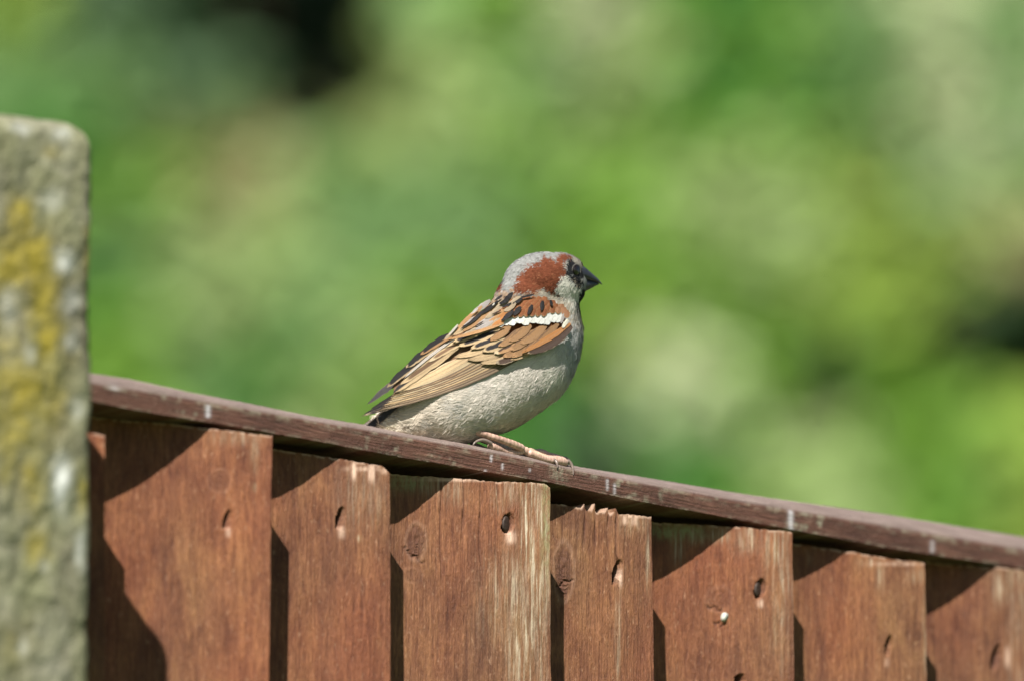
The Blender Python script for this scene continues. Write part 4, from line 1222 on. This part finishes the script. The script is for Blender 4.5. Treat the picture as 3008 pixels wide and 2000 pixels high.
def edged(cin, cedge, w0=0.62, tipw=0.90, both=True, side=1):
    def f(u, v):
        nz = 0.12 * (fbm(u * 16 + 3, v * 4, 2) - 0.5)
        e = sstep(w0, w0 + 0.16, (np.abs(v) if both else v * side) + nz * 1.6)
        e = np.maximum(e, sstep(tipw, tipw + 0.05, u + nz * 0.5))
        return mixc(cin, cedge, e)
    return f
def stripe(clow, cup, split=0.0, edge=None):
    def f(u, v):
        w = sstep(split - 0.15, split + 0.15, v)
        c = mixc(cup, clow, w)
        if edge is not None: c = mixc(c, edge, sstep(0.70, 0.86, np.abs(v)) * 0.9)
        return c
    return f
def streaks(base, dark, n=3.0, amt=0.75, edge=None, seed=0.0):
    def f(u, v):
        ph = v * n * math.pi + seed + 0.6 * np.sin(u * 4 + seed)
        w = amt * sstep(0.55, 0.95, np.sin(ph)) * (0.45 + 0.8 * fbm(u * 5 + seed, v * 3, 2))
        c = mixc(base, dark, np.clip(w, 0, 1))
        if edge is not None: c = mixc(c, edge, sstep(0.80, 0.93, np.abs(v)) * 0.9)
        c = c * (0.70 + 0.34 * sstep(0.05, 0.55, u))[:, None]
        return c
    return f
def gcov(black, outer, fringe, v0=-0.45, v1=0.35, u0=0.15):
    """wing covert: black centre, broad warm outer web and pale fringe"""
    def f(u, v):
        nz = 0.25 * (fbm(u * 12 + 1, v * 5, 2) - 0.5)
        inb = sstep(v0 - 0.12, v0 + 0.02, v + nz) * sstep(v1 + 0.15, v1, v + nz) * sstep(u0, u0 + 0.1, u) * sstep(0.93, 0.88, u + nz * 0.3)
        c = mixc(outer, black, inb)
        return mixc(c, fringe, sstep(0.86, 0.93, u + nz * 0.3) * 0.9)
    return f

# carrier sheet of the wing: the skin the feathers grow from
def wing_base():
    gx_ = np.arange(1080, 1690, 7.0); gy_ = np.arange(850, 1230, 7.0)
    idx = {}; V = []; cols = []; F = []
    X, Y = np.meshgrid(gx_, gy_)
    ok = inpoly(X, Y, [((x - 1400) * 0.975 + 1400, (y - 1010) * 0.93 + 1010) for x, y in WING_POLY]) & (X > 1150)
    dep = wsurf(X, Y) - 0.1
    for j in range(X.shape[0] - 1):
        for i in range(X.shape[1] - 1):
            q = [(j, i), (j, i + 1), (j + 1, i + 1), (j + 1, i)]
            if all(ok[a] for a in q):
                f = []
                for a in q:
                    if a not in idx:
                        idx[a] = len(V); V.append(np.array(BP(X[a], Y[a], dep[a])) - B0)
                        k = sstep(1380, 1500, X[a]); cols.append(MBRN * (1 - k) + CHS * k)
                    f.append(idx[a])
                F.append(tuple(f[::-1]))
    cols = np.array(cols); cols[:, 3] = 1
    o = mesh('wing', V, F, M_body, sparrow, col=cols)
    s = o.modifiers.new('thick', 'SOLIDIFY'); s.thickness = 0.0004
    return o
wing = wing_base()
fe = lambda *a, **k: feather(wing, *a, **k)
# flight feathers, lowest first
fe((1245, 1068), (1082, 1184), 13, -1.2, edged(A_(.075, .068, .070), A_(.20, .15, .12), 0.8, 0.97), bend=-5, pw=2.0)
fe((1260, 1100), (1092, 1200), 12, -0.8, plain(BLK, DBRN * .6), bend=4, pw=2.0)
fe((1330, 1095), (1075, 1214), 12, -0.3, edged(BLK, TAN * .5, 0.9, 0.99), bend=2, pw=1.8)
fe((1380, 1105), (1065, 1221), 10, -0.1, edged(BLK, TAN, 0.80, 0.90), bend=3, pw=2.2)
fe((1480, 1072), (1108, 1206), 8, 0.0, stripe(TAN, DBRN, -0.1, edge=None), bend=10, pw=2.5)
NSEC = 8
def secfn(low, i):
    def f(u, v):
        lw = low[None] * (0.62 + 0.42 * sstep(0.1, 0.6, u))[:, None] * np.array([1, .98, .92, 1])
        c = mixc(DBRN[None] + 0 * lw, lw, sstep(-0.5, -0.3, v))
        ln_ = sstep(0.50, 0.72, v) * sstep(1.0, 0.86, u)
        c = mixc(c, DBRN * 1.3, ln_ * 0.9)
        return mixc(c, MBRN * 1.4, 0.5 * sstep(0.5, 0.7, fbm(v * 7 + i * 3, u * 2.5, 2)))
    return f
for i in range(NSEC):
    q = i / (NSEC - 1)
    bx_, by_ = 1520 + (1408 - 1520) * q, 1056 + (1048 - 1056) * q
    tx_, ty_ = 1117 + (1163 - 1117) * q, 1202 + (1151 - 1202) * q
    low = TAN * 0.9 * (1 - q) + BUFF * q if i < 2 else (CREAM if i % 2 else BUFF * 1.15)
    fe((bx_, by_), (tx_, ty_), 8.6 + 3.0 * q, 0.15 + 0.11 * i, secfn(np.clip(low, 0, .85), i), bend=12 - 5 * q, pw=3.2)
fe((1425, 1018), (1162, 1152), 15, 1.10, streaks(BUFF * 1.05, MBRN, 2.4, 0.6, CREAM, 0.4), bend=5, pw=3)
# tertials
fe((1372, 992), (1158, 1152), 16, 1.45, stripe(BUFF * .95, BLK * 1.6, 0.25, edge=None), bend=-2, pw=3)
fe((1385, 985), (1178, 1128), 13, 1.65, gcov(MBRN * .8, BUFF * .92, BUFF, -0.5, 0.5, 0.0), bend=-3, pw=3)
fe((1400, 980), (1262, 1060), 11, 1.9, gcov(MBRN * 1.2, BUFF, CREAM * .9, -0.5, 0.35, 0.0), bend=-3, pw=3)
fe((1258, 1042), (1139, 1134), 12, 1.0, edged(BLK, BUFF * .85, 0.55, 0.93, both=False), bend=-4, pw=4)
fe((1300, 1005), (1193, 1080), 12, 1.35, edged(BLK, BUFF * .85, 0.45, 0.92, both=False), bend=-4, pw=4)
fe((1345, 975), (1236, 1041), 11, 1.7, edged(BLK, RUSTB, 0.35, 0.90, both=False), bend=-5, pw=4)
fe((1350, 985), (1190, 1108), 4.2, 2.1, plain(A_(.66, .60, .55), TAN), bend=-5, pw=3)
fe((1540, 1036), (1412, 1066), 10, 1.5, streaks(BUFF * .85, MBRN, 2.4, 0.6, None, 1.4), bend=5, pw=3)
fe((1510, 1020), (1375, 1056), 12, 1.55, streaks(BUFF * .8, MBRN, 2.4, 0.6, None, 2.4), bend=5, pw=3)
fe((1470, 1005), (1335, 1048), 11, 1.6, streaks(BUFF * .9, MBRN, 2.4, 0.6, None, 0.4), bend=5, pw=3)
# greater coverts
G = [((1560, 1005), (1478, 1047), 13, 'r'), ((1600, 985), (1505, 1046), 14, 'r'), ((1550, 985), (1452, 1037), 13, 'k2'), ((1512, 990), (1418, 1031), 13, 'k'), ((1494, 972), (1383, 1024), 12, 'k'), ((1474, 962), (1350, 1015), 12, 'k'), ((1446, 950), (1331, 1005), 11, 'k'),
     ((1580, 965), (1500, 1030), 13, 'r'), ((1620, 965), (1535, 1040), 13, 'r2'), ((1540, 962), (1465, 1018), 12, 'r'), ((1605, 955), (1530, 1010), 13, 'r2'), ((1500, 955), (1440, 1000), 11, 'r2'), ((1560, 955), (1495, 1003), 12, 'r2'), ((1640, 950), (1560, 1025), 12, 'r')]
for i, (b_, t_, w_, k_) in enumerate(G):
    fn = {'k': gcov(BLK * 1.3, BUFF * .88, BUFF * 1.1, -0.62, 0.30, 0.12), 'k2': gcov(DBRN, RUSTB, CREAM, -0.5, 0.1, 0.45), 'r': gcov(MBRN, RUSTB * .74, RUSTB * 1.05, -1.1, -0.70, 0.2), 'r2': gcov(MBRN, RUSTB * .80, RUSTB * 0.95, -1.1, -0.78, 0.3)}[k_]
    fe(b_, t_, w_ + 1, 2.1 + 0.05 * i, fn, bend=3, pw=3.2, camber=0.15)
# primary coverts along the wing's front edge
fe((1532, 1034), (1458, 1066), 11, 1.7, edged(DBRN * 1.1, TAN * .9, 0.74, 0.88), bend=4, pw=4)
fe((1585, 1010), (1500, 1056), 9, 1.75, plain(BUFF * .8, ORANGE * .8), bend=6, pw=3)
fe((1680, 958), (1549, 1037), 15, 2.75, edged(DBRN, TAN * 1.2, 0.97, 0.94), bend=12, pw=2.8, label='plain dark brown feather at the front edge of the wing')
fe((1676, 950), (1535, 1034), 9, 3.0, plain(ORANGE, RUSTB), bend=4, pw=3)
# median coverts: the white bar
WB = [(1452, 948, 7), (1466, 950, 9), (1482, 947, 10), (1502, 941, 13), (1522, 940, 13), (1543, 941, 13), (1563, 939, 13), (1584, 940, 13), (1604, 940, 14), (1624, 936, 14), (1636, 934, 11)]
for i, (x, y, h_) in enumerate(WB):
    def fn(u, v, i=i):
        c = mixc(WHITE, WHITE * .94, 0.5 + 0 * u)
        dark = 0.0 * u
        c = mixc(c, CHS, dark)
        return mixc(c, A_(.35, .30, .26), sstep(0.10, 0.02, np.abs(v - 0.2 * math.sin(i * 2.1))) * sstep(0.35, 0.8, u) * 0.5)
    fe((x + 7, y - 8 - h_ * 0.8), (x - 5, y - 1 + h_ * (0.9 + 0.25 * math.sin(i * 2.7))), 10.5 + h_ * 0.28, 2.95 + 0.012 * i, fn, bend=1.5, pw=9, root=0.9, camber=0.05)
fe((1668, 938), (1652, 964), 6, 3.3, plain(A_(.76, .74, .62), A_(.6, .55, .42)), pw=4)
fe((1659, 918), (1648, 950), 5, 3.35, plain(GRY, GRY * .8), pw=3)
# lesser coverts: the chestnut shoulder
lc = []
for r_ in range(6):
    for q in range(11):
        x = 1500 + q * 16.5 + (r_ % 2) * 8; y = 884 + r_ * 9.0 + (x - 1580) ** 2 * 0.0007 - 3
        if inpoly(np.array([x]), np.array([y]), [(1532, 872), (1570, 874), (1615, 882), (1648, 898), (1672, 925), (1671, 930), (1640, 914), (1590, 918), (1550, 919), (1500, 930), (1484, 933), (1500, 900)])[0]:
            lc.append((x, y))
lc.sort(key=lambda p: p[1])
for i, (x, y) in enumerate(lc):
    slant = np.interp(x, [1500, 1560, 1620, 1670], [-14, -9, -3, 3])
    tone = CHS * rng.uniform(0.85, 1.2) if x < 1640 else CHS * 0.9 + TAN * 0.25
    fe((x - slant * .6, y - 9), (x + slant * .8, y + 13), 9.5, 2.9 + 0.012 * i, edged(tone, RUSTB * .9, 0.75, 0.84), pw=3.5, root=0.6, n=16, m=9)
for (x0, y0, x1, y1, w_) in ((1594, 884, 1591, 914, 7), (1564, 896, 1550, 925, 6.5), (1530, 902, 1508, 926, 8.5), (1617, 882, 1622, 900, 5), (1534, 876, 1506, 894, 6.5), (1504, 916, 1476, 940, 7), (1568, 866, 1520, 877, 3.5)):
    fe((x0, y0), (x1, y1), w_, 3.85, edged(BLK * 1.1, A_(.06, .04, .035), 0.9, 0.97), pw=2.4, root=0.35, n=16, m=9)
# mantle and scapulars
SC = [((1440, 882), (1388, 918), 9, GRY * .85), ((1416, 900), (1350, 955), 8, RUSTB * 1.1), ((1480, 880), (1425, 915), 10, TAN), ((1462, 893), (1395, 945), 8, RUSTB), ((1500, 875), (1450, 912), 10, TAN * .9), ((1372, 942), (1318, 985), 7, RUSTB * 1.15), ((1345, 958), (1305, 997), 6, TAN * 1.1),
      ((1405, 935), (1330, 985), 8, BUFF * .9), ((1440, 915), (1360, 972), 9, RUSTB), ((1452, 925), (1400, 958), 9, GRY * .95), ((1490, 905), (1435, 950), 10, RUSTB * .95), ((1505, 898), (1462, 935), 9, RUST), ((1470, 935), (1400, 975), 8, TAN), ((1420, 955), (1345, 992), 7, TAN * .95), ((1488, 930), (1445, 958), 8, RUST * 1.1),
      ((1466, 905), (1425, 935), 8, TAN * 1.05), ((1448, 943), (1395, 968), 6, GRY), ((1530, 872), (1490, 897), 9, TAN), ((1515, 890), (1480, 915), 8, TAN)]
for i, (b_, t_, w_, c_) in enumerate(SC):
    fe(b_, t_, w_, 3.3 + 0.03 * i, edged(np.clip(c_, 0, .8), np.clip(c_ * 1.15, 0, .85), 0.6, 0.85), bend=2, pw=2.6, n=20, m=9)
STK = [((1462, 884), (1398, 928), 6.5, BLK), ((1418, 915), (1357, 962), 5.5, BLK * 1.6), ((1376, 945), (1352, 968), 2.5, BLK * 1.6), ((1506, 860), (1482, 878), 7, BLK), ((1494, 874), (1466, 893), 6.5, BLK), ((1502, 890), (1474, 904), 3.5, BLK * 1.3), ((1508, 912), (1472, 942), 6.5, BLK * 1.5), ((1472, 912), (1444, 924), 2.5, DBRN), ((1474, 868), (1452, 884), 4, BLK * 1.5), ((1420, 944), (1395, 958), 2.5, DBRN), ((1480, 950), (1300, 1000), 5.0, np.clip(RUSTB * 1.25, 0, .8)),
       ((1404, 906), (1383, 923), 3, A_(.6, .58, .55)), ((1345, 953), (1318, 984), 3.5, A_(.6, .57, .5)), ((1452, 890), (1446, 898), 2.2, A_(.7, .68, .6)), ((1392, 930), (1362, 956), 2.6, A_(.5, .45, .42))]
for i, (b_, t_, w_, c_) in enumerate(STK):
    fe(b_, t_, w_, 4.05 + 0.02 * i, edged(c_, np.clip(c_ * 1.2, 0, .85), 0.9, 0.97), bend=3 if w_ > 4 else 1, pw=2.2, n=20, m=9)

bv = np.concatenate([b[0] for b in BARBS]); bc = np.concatenate([b[1] for b in BARBS])
bb = np.arange(len(bv))[:, None] * 5
o_ = mesh('barbs', bv.reshape(-1, 3), np.concatenate([bb + np.array([[0, 1, 2]]), bb + np.array([[0, 2, 3]]), bb + np.array([[3, 2, 4]])], 0), M_plum, wing, col=np.clip(bc, 0, .95).reshape(-1, 4), smooth=True)
soft_normals(o_, np.concatenate([b[2] for b in BARBS]).reshape(-1, 3))
o_['kind'] = 'stuff'
# tail: hidden for the most part behind the rail --------------------------
tail = mesh('tail', *[(lambda: 0)] * 0, [tuple(v) for v in [BP(1150, 1205, cdep(1150)) - bird0, BP(1150, 1235, cdep(1150) - 3) - bird0, BP(1120, 1250, cdep(1120) - 3) - bird0, BP(1105, 1228, cdep(1105)) - bird0]], [(0, 1, 2, 3)], M_body, sparrow, col=[tuple(BLK)] * 4) if False else None
def tail_feathers():
    tb = None
    for i, (b_, t_, w_, c_, off) in enumerate((((1205, 1158), (1000, 1322), 11, A_(.03,.034,.042), -6.5), ((1185, 1190), (975, 1345), 14, DBRN * .8, 1.0), ((1180, 1205), (970, 1360), 13, BLK, 0), ((1175, 1180), (990, 1318), 12, A_(.32, .29, .27), 4.0))):  # first feather, near-black, also stands in for the wing's shadow on the flank
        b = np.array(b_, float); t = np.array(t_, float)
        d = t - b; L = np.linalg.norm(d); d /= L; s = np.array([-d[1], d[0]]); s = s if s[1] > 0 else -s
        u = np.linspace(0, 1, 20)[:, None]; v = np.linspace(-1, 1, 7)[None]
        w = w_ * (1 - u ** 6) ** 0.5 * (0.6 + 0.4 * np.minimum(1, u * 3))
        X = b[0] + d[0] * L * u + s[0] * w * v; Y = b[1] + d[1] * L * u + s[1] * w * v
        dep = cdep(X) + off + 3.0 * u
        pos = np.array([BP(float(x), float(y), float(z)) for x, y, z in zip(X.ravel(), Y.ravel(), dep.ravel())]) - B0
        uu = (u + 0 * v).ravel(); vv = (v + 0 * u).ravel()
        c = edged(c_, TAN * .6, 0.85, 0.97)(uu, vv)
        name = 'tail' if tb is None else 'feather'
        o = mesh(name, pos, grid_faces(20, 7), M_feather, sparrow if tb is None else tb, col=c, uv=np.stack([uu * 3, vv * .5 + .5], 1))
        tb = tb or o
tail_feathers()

# bill ---------------------------------------------------------------------
def nodes_bill():
    w = NT('bill_horn')
    n = w.noise(w.coords(), 500, 3)
    w.l(w.ramp(n, [(0.3, (0.020, 0.021, 0.026)), (0.7, (0.040, 0.042, 0.050))]), w.b.inputs['Base Color'])
    w.b.inputs['Roughness'].default_value = 0.42
    return w.m
M_bill = nodes_bill()
def bill_part(name, tops, bots, hw0, parent):
    NS = 22; NA = 20
    t_ = catmull([(a, b, c, d) for (a, b), (c, d) in zip(tops, bots)], NS)
    V = []
    for i, (tx, ty, bx2, by2) in enumerate(t_):
        u = i / (NS - 1); hw = hw0 * (1 - u) ** 0.8 + 0.05
        for e in range(NA):
            ph = 2 * math.pi * e / NA
            px = (tx + bx2) / 2 + (tx - bx2) / 2 * math.cos(ph); py = (ty + by2) / 2 + (ty - by2) / 2 * math.cos(ph)
            cx = (tx + bx2) / 2
            V.append(np.array(BP(px, py, cdep(1705) + 1.1 * (cx - 1705) / S * 1000 - hw * math.sin(ph))) - B0)
    F = []
    for i in range(NS - 1):
        for e in range(NA): F.append((i * NA + e, i * NA + (e + 1) % NA, (i + 1) * NA + (e + 1) % NA, (i + 1) * NA + e))
    F += [tuple(range(NA))[::-1], tuple((NS - 1) * NA + e for e in range(NA))]
    return mesh(name, V, F, M_bill, parent)
bill = bill_part('bill', [(1698, 778), (1714, 783), (1729, 795), (1745, 809), (1758, 821), (1768.5, 834)], [(1698, 826), (1714, 825), (1730, 825), (1745, 828), (1758, 832), (1769, 838)], 4.4, sparrow)
bill_part('lower_mandible', [(1698, 818), (1712, 820), (1728, 821), (1742, 825), (1758, 832)], [(1698, 860), (1711, 859), (1727, 853), (1742, 845), (1760, 835.5)], 3.9, bill)
# eye
M_eye = simple('eye_dark', (0.012, 0.009, 0.008), 0.08, 0.7, 300, 0.2)
M_lid = simple('eyelid_grey', (0.13, 0.12, 0.11), 0.6, 0.3, 900, 0.3)
ed = hit(1694, 795)
ed = ed if ed is not None else cdep(1694) - 6
def ball(name, px, py, dep, rx_, ry_, rd, mat, parent, shear=0.0):
    V, F = [], []; A1, B1 = 16, 24
    for i in range(A1 + 1):
        th = math.pi * i / A1
        for e in range(B1):
            an = 2 * math.pi * e / B1
            dx = rx_ * math.sin(th) * math.cos(an)
            V.append(np.array(BP(px + dx, py + ry_ * math.cos(th), dep + rd * math.sin(th) * math.sin(an) + shear * dx / S * 1000)) - B0)
    for i in range(A1):
        for e in range(B1): F.append((i * B1 + e, i * B1 + (e + 1) % B1, (i + 1) * B1 + (e + 1) % B1, (i + 1) * B1 + e))
    return mesh(name, V, F, mat, parent)
eye = ball('eye', 1693.5, 795, ed + 0.15, 11.5, 16, 1.8, M_eye, sparrow, 1.2)
# eyelid ring
V, F = [], []
for i in range(28):
    a0 = 2 * math.pi * i / 28
    for e in range(8):
        b0 = 2 * math.pi * e / 8; r = 1 + 0.11 * math.cos(b0)
        dx = 12.6 * r * math.cos(a0); V.append(np.array(BP(1693.5 + dx, 795 + 18.0 * r * math.sin(a0), ed - 0.15 + 1.2 * dx / S * 1000 - 0.25 * math.sin(b0))) - B0)
for i in range(28):
    for e in range(8): F.append((i * 8 + e, i * 8 + (e + 1) % 8, ((i + 1) % 28) * 8 + (e + 1) % 8, ((i + 1) % 28) * 8 + e))
mesh('eyelid', V, F, M_lid, eye)

# legs ---------------------------------------------------------------------
def leg_material():
    w = NT('leg_scales')
    n = w.noise(w.coords(), 900, 4)
    n2 = w.noise(w.coords(), 160, 3)
    c = w.ramp(n2, [(0.3, (0.40, 0.25, 0.20)), (0.55, (0.53, 0.355, 0.28)), (0.75, (0.60, 0.44, 0.30))])
    c = w.mix(0.7, c, w.ramp(n, [(0.3, (0.6, 0.55, 0.5)), (0.6, (1.15, 1.15, 1.15))]), 'MULTIPLY')
    a = w.attr('Col').outputs['Color']
    c = w.mix(1.0, c, a, 'MULTIPLY')
    w.l(c, w.b.inputs['Base Color'])
    w.b.inputs['Roughness'].default_value = 0.4
    w.l(w.bump(n, 0.0002, 0.7), w.b.inputs['Normal'])
    return w.m
M_leg = leg_material()
M_claw = simple('claw_horn', (0.20, 0.155, 0.13), 0.3, 0.5, 800, 0.3)
def chain(name, pts, parent, mat, scale_ridge=0.10, ridge_mm=1.0, flat=1.0, tipcol=None, off=0.0):
    """pts: px, py, dep mm, radius px ; round-ended limb with scutes"""
    a = catmull([(x, y, d + off, r) for x, y, d, r in pts], max(30, 14 * len(pts)))
    W3 = np.array([BP(x, y, d) for x, y, d, r in a]); R = a[:, 3] * 1.38 / S
    seg = np.linalg.norm(np.diff(W3, axis=0), axis=1); arc = np.concatenate([[0], np.cumsum(seg)])
    n = len(a); NA = 18; V = []; col = []
    for i in range(n):
        t = W3[min(i + 1, n - 1)] - W3[max(i - 1, 0)]; t /= np.linalg.norm(t) + 1e-12
        e1 = np.cross(t, FW); e1 /= np.linalg.norm(e1) + 1e-12; e2 = np.cross(t, e1)
        ph_ = (arc[i] * 1000 / ridge_mm) % 1.0
        rid = 1 + scale_ridge * (ph_ - 0.5)
        endr = min(1, math.sqrt(max(0.02, arc[i] / (R[i] + 1e-9)) )) if arc[i] < R[i] else 1
        er = arc[-1] - arc[i]; endr2 = math.sqrt(max(0.0, 1 - (1 - er / R[i]) ** 2)) if er < R[i] else 1
        for e in range(NA):
            an = 2 * math.pi * e / NA
            rr = R[i] * endr * endr2 * (rid if math.sin(an) < 0.6 else 1)
            V.append(W3[i] + e1 * math.cos(an) * rr + e2 * math.sin(an) * rr * flat - B0)
            k = 1.08 - 0.28 * (ph_ < 0.28) + rng.normal(0, 0.03)
            col.append((k, k, k, 1))
    F = []
    for i in range(n - 1):
        for e in range(NA): F.append((i * NA + e, i * NA + (e + 1) % NA, (i + 1) * NA + (e + 1) % NA, (i + 1) * NA + e))
    F += [tuple(range(NA))[::-1], tuple((n - 1) * NA + e for e in range(NA))]
    return V, F, col
def add_leg(off, near=True):
    V, F, Cc = [], [], []
    parts = [
      [(1345, 1225, 6, 9), (1366, 1246, 1, 8), (1390, 1262, -3.4, 7.6), (1432, 1278, -2.2, 7.2), (1475, 1292, 0.8, 7.6), (1512, 1306, 4.5, 8.4), (1538, 1319, 8.0, 8.5)],
      [(1530, 1316, 8.5, 9.5), (1548, 1327, 10, 9), (1560, 1333, 10.5, 8.5), (1575, 1338, 12, 9.5), (1593, 1344, 13.5, 9.0), (1613, 1350, 15.5, 9.5), (1640, 1353, 18, 10.5), (1656, 1357, 19.5, 9.5), (1668, 1360, 20.5, 6)],
      [(1540, 1320, 9, 8), (1520, 1329, 6.5, 7), (1500, 1329, 4.5, 8), (1480, 1324, 2.5, 7.5), (1462, 1317, 0.5, 8), (1444, 1311, -1.2, 8.5), (1434, 1309, -2.2, 7)],
      [(1548, 1322, 10, 8), (1570, 1328, 14, 7), (1590, 1329, 18, 8), (1612, 1338, 21, 7.5), (1632, 1342, 23, 7), (1650, 1347, 25, 6)],
      [(1548, 1326, 9, 8), (1572, 1337, 11, 8), (1596, 1346, 13, 8), (1616, 1352, 14.5, 7.5), (1628, 1354, 15.5, 6)],
    ]
    for i, p in enumerate(parts):
        v, f, c = chain('x', p, None, None, 0.20 if i else 0.10, 1.05 if i else 1.6, off=off)
        k = len(V); V += v; Cc += c; F += [tuple(q + k for q in g) for g in f]
    leg = mesh('leg', V, F, M_leg, sparrow, col=Cc)
    for p in ([(1660, 1354, 19.5, 5), (1672, 1356, 20.3, 4.2), (1680, 1366, 20.2, 3.2), (1683, 1378, 19.6, 2.2), (1684, 1394, 18.9, 0.8)],
              [(1620, 1350, 14.6, 4.5), (1630, 1352, 15.0, 4), (1636, 1360, 14.4, 3), (1637, 1374, 13.7, 1.0)],
              [(1446, 1304, -2.4, 4.5), (1434, 1297, -3.6, 4.5), (1420, 1292, -4.8, 4), (1406, 1293, -6.2, 3.2), (1395, 1299, -7.4, 2.2), (1389, 1307, -8, 0.9)],
              [(1648, 1345, 25, 4), (1662, 1345, 26.5, 3.5), (1672, 1352, 27, 2.4), (1676, 1362, 27, 1)]):
        v, f, c = chain('x', p, None, None, 0.0, 1.0, off=off)
        mesh('claw', v, f, M_claw, leg, col=c)
    return leg
add_leg(0.0)
def far_leg():
    leg = [o for o in sparrow.children if o.name.startswith('leg')][0]
    c = leg.copy(); C.objects.link(c); c.parent = sparrow
    sh = (Vector(FWD) * 0.012 + Vector(RGT) * -0.006)
    c.location = sh
    for ch in leg.children:
        d = ch.copy(); C.objects.link(d); d.parent = c
far_leg()
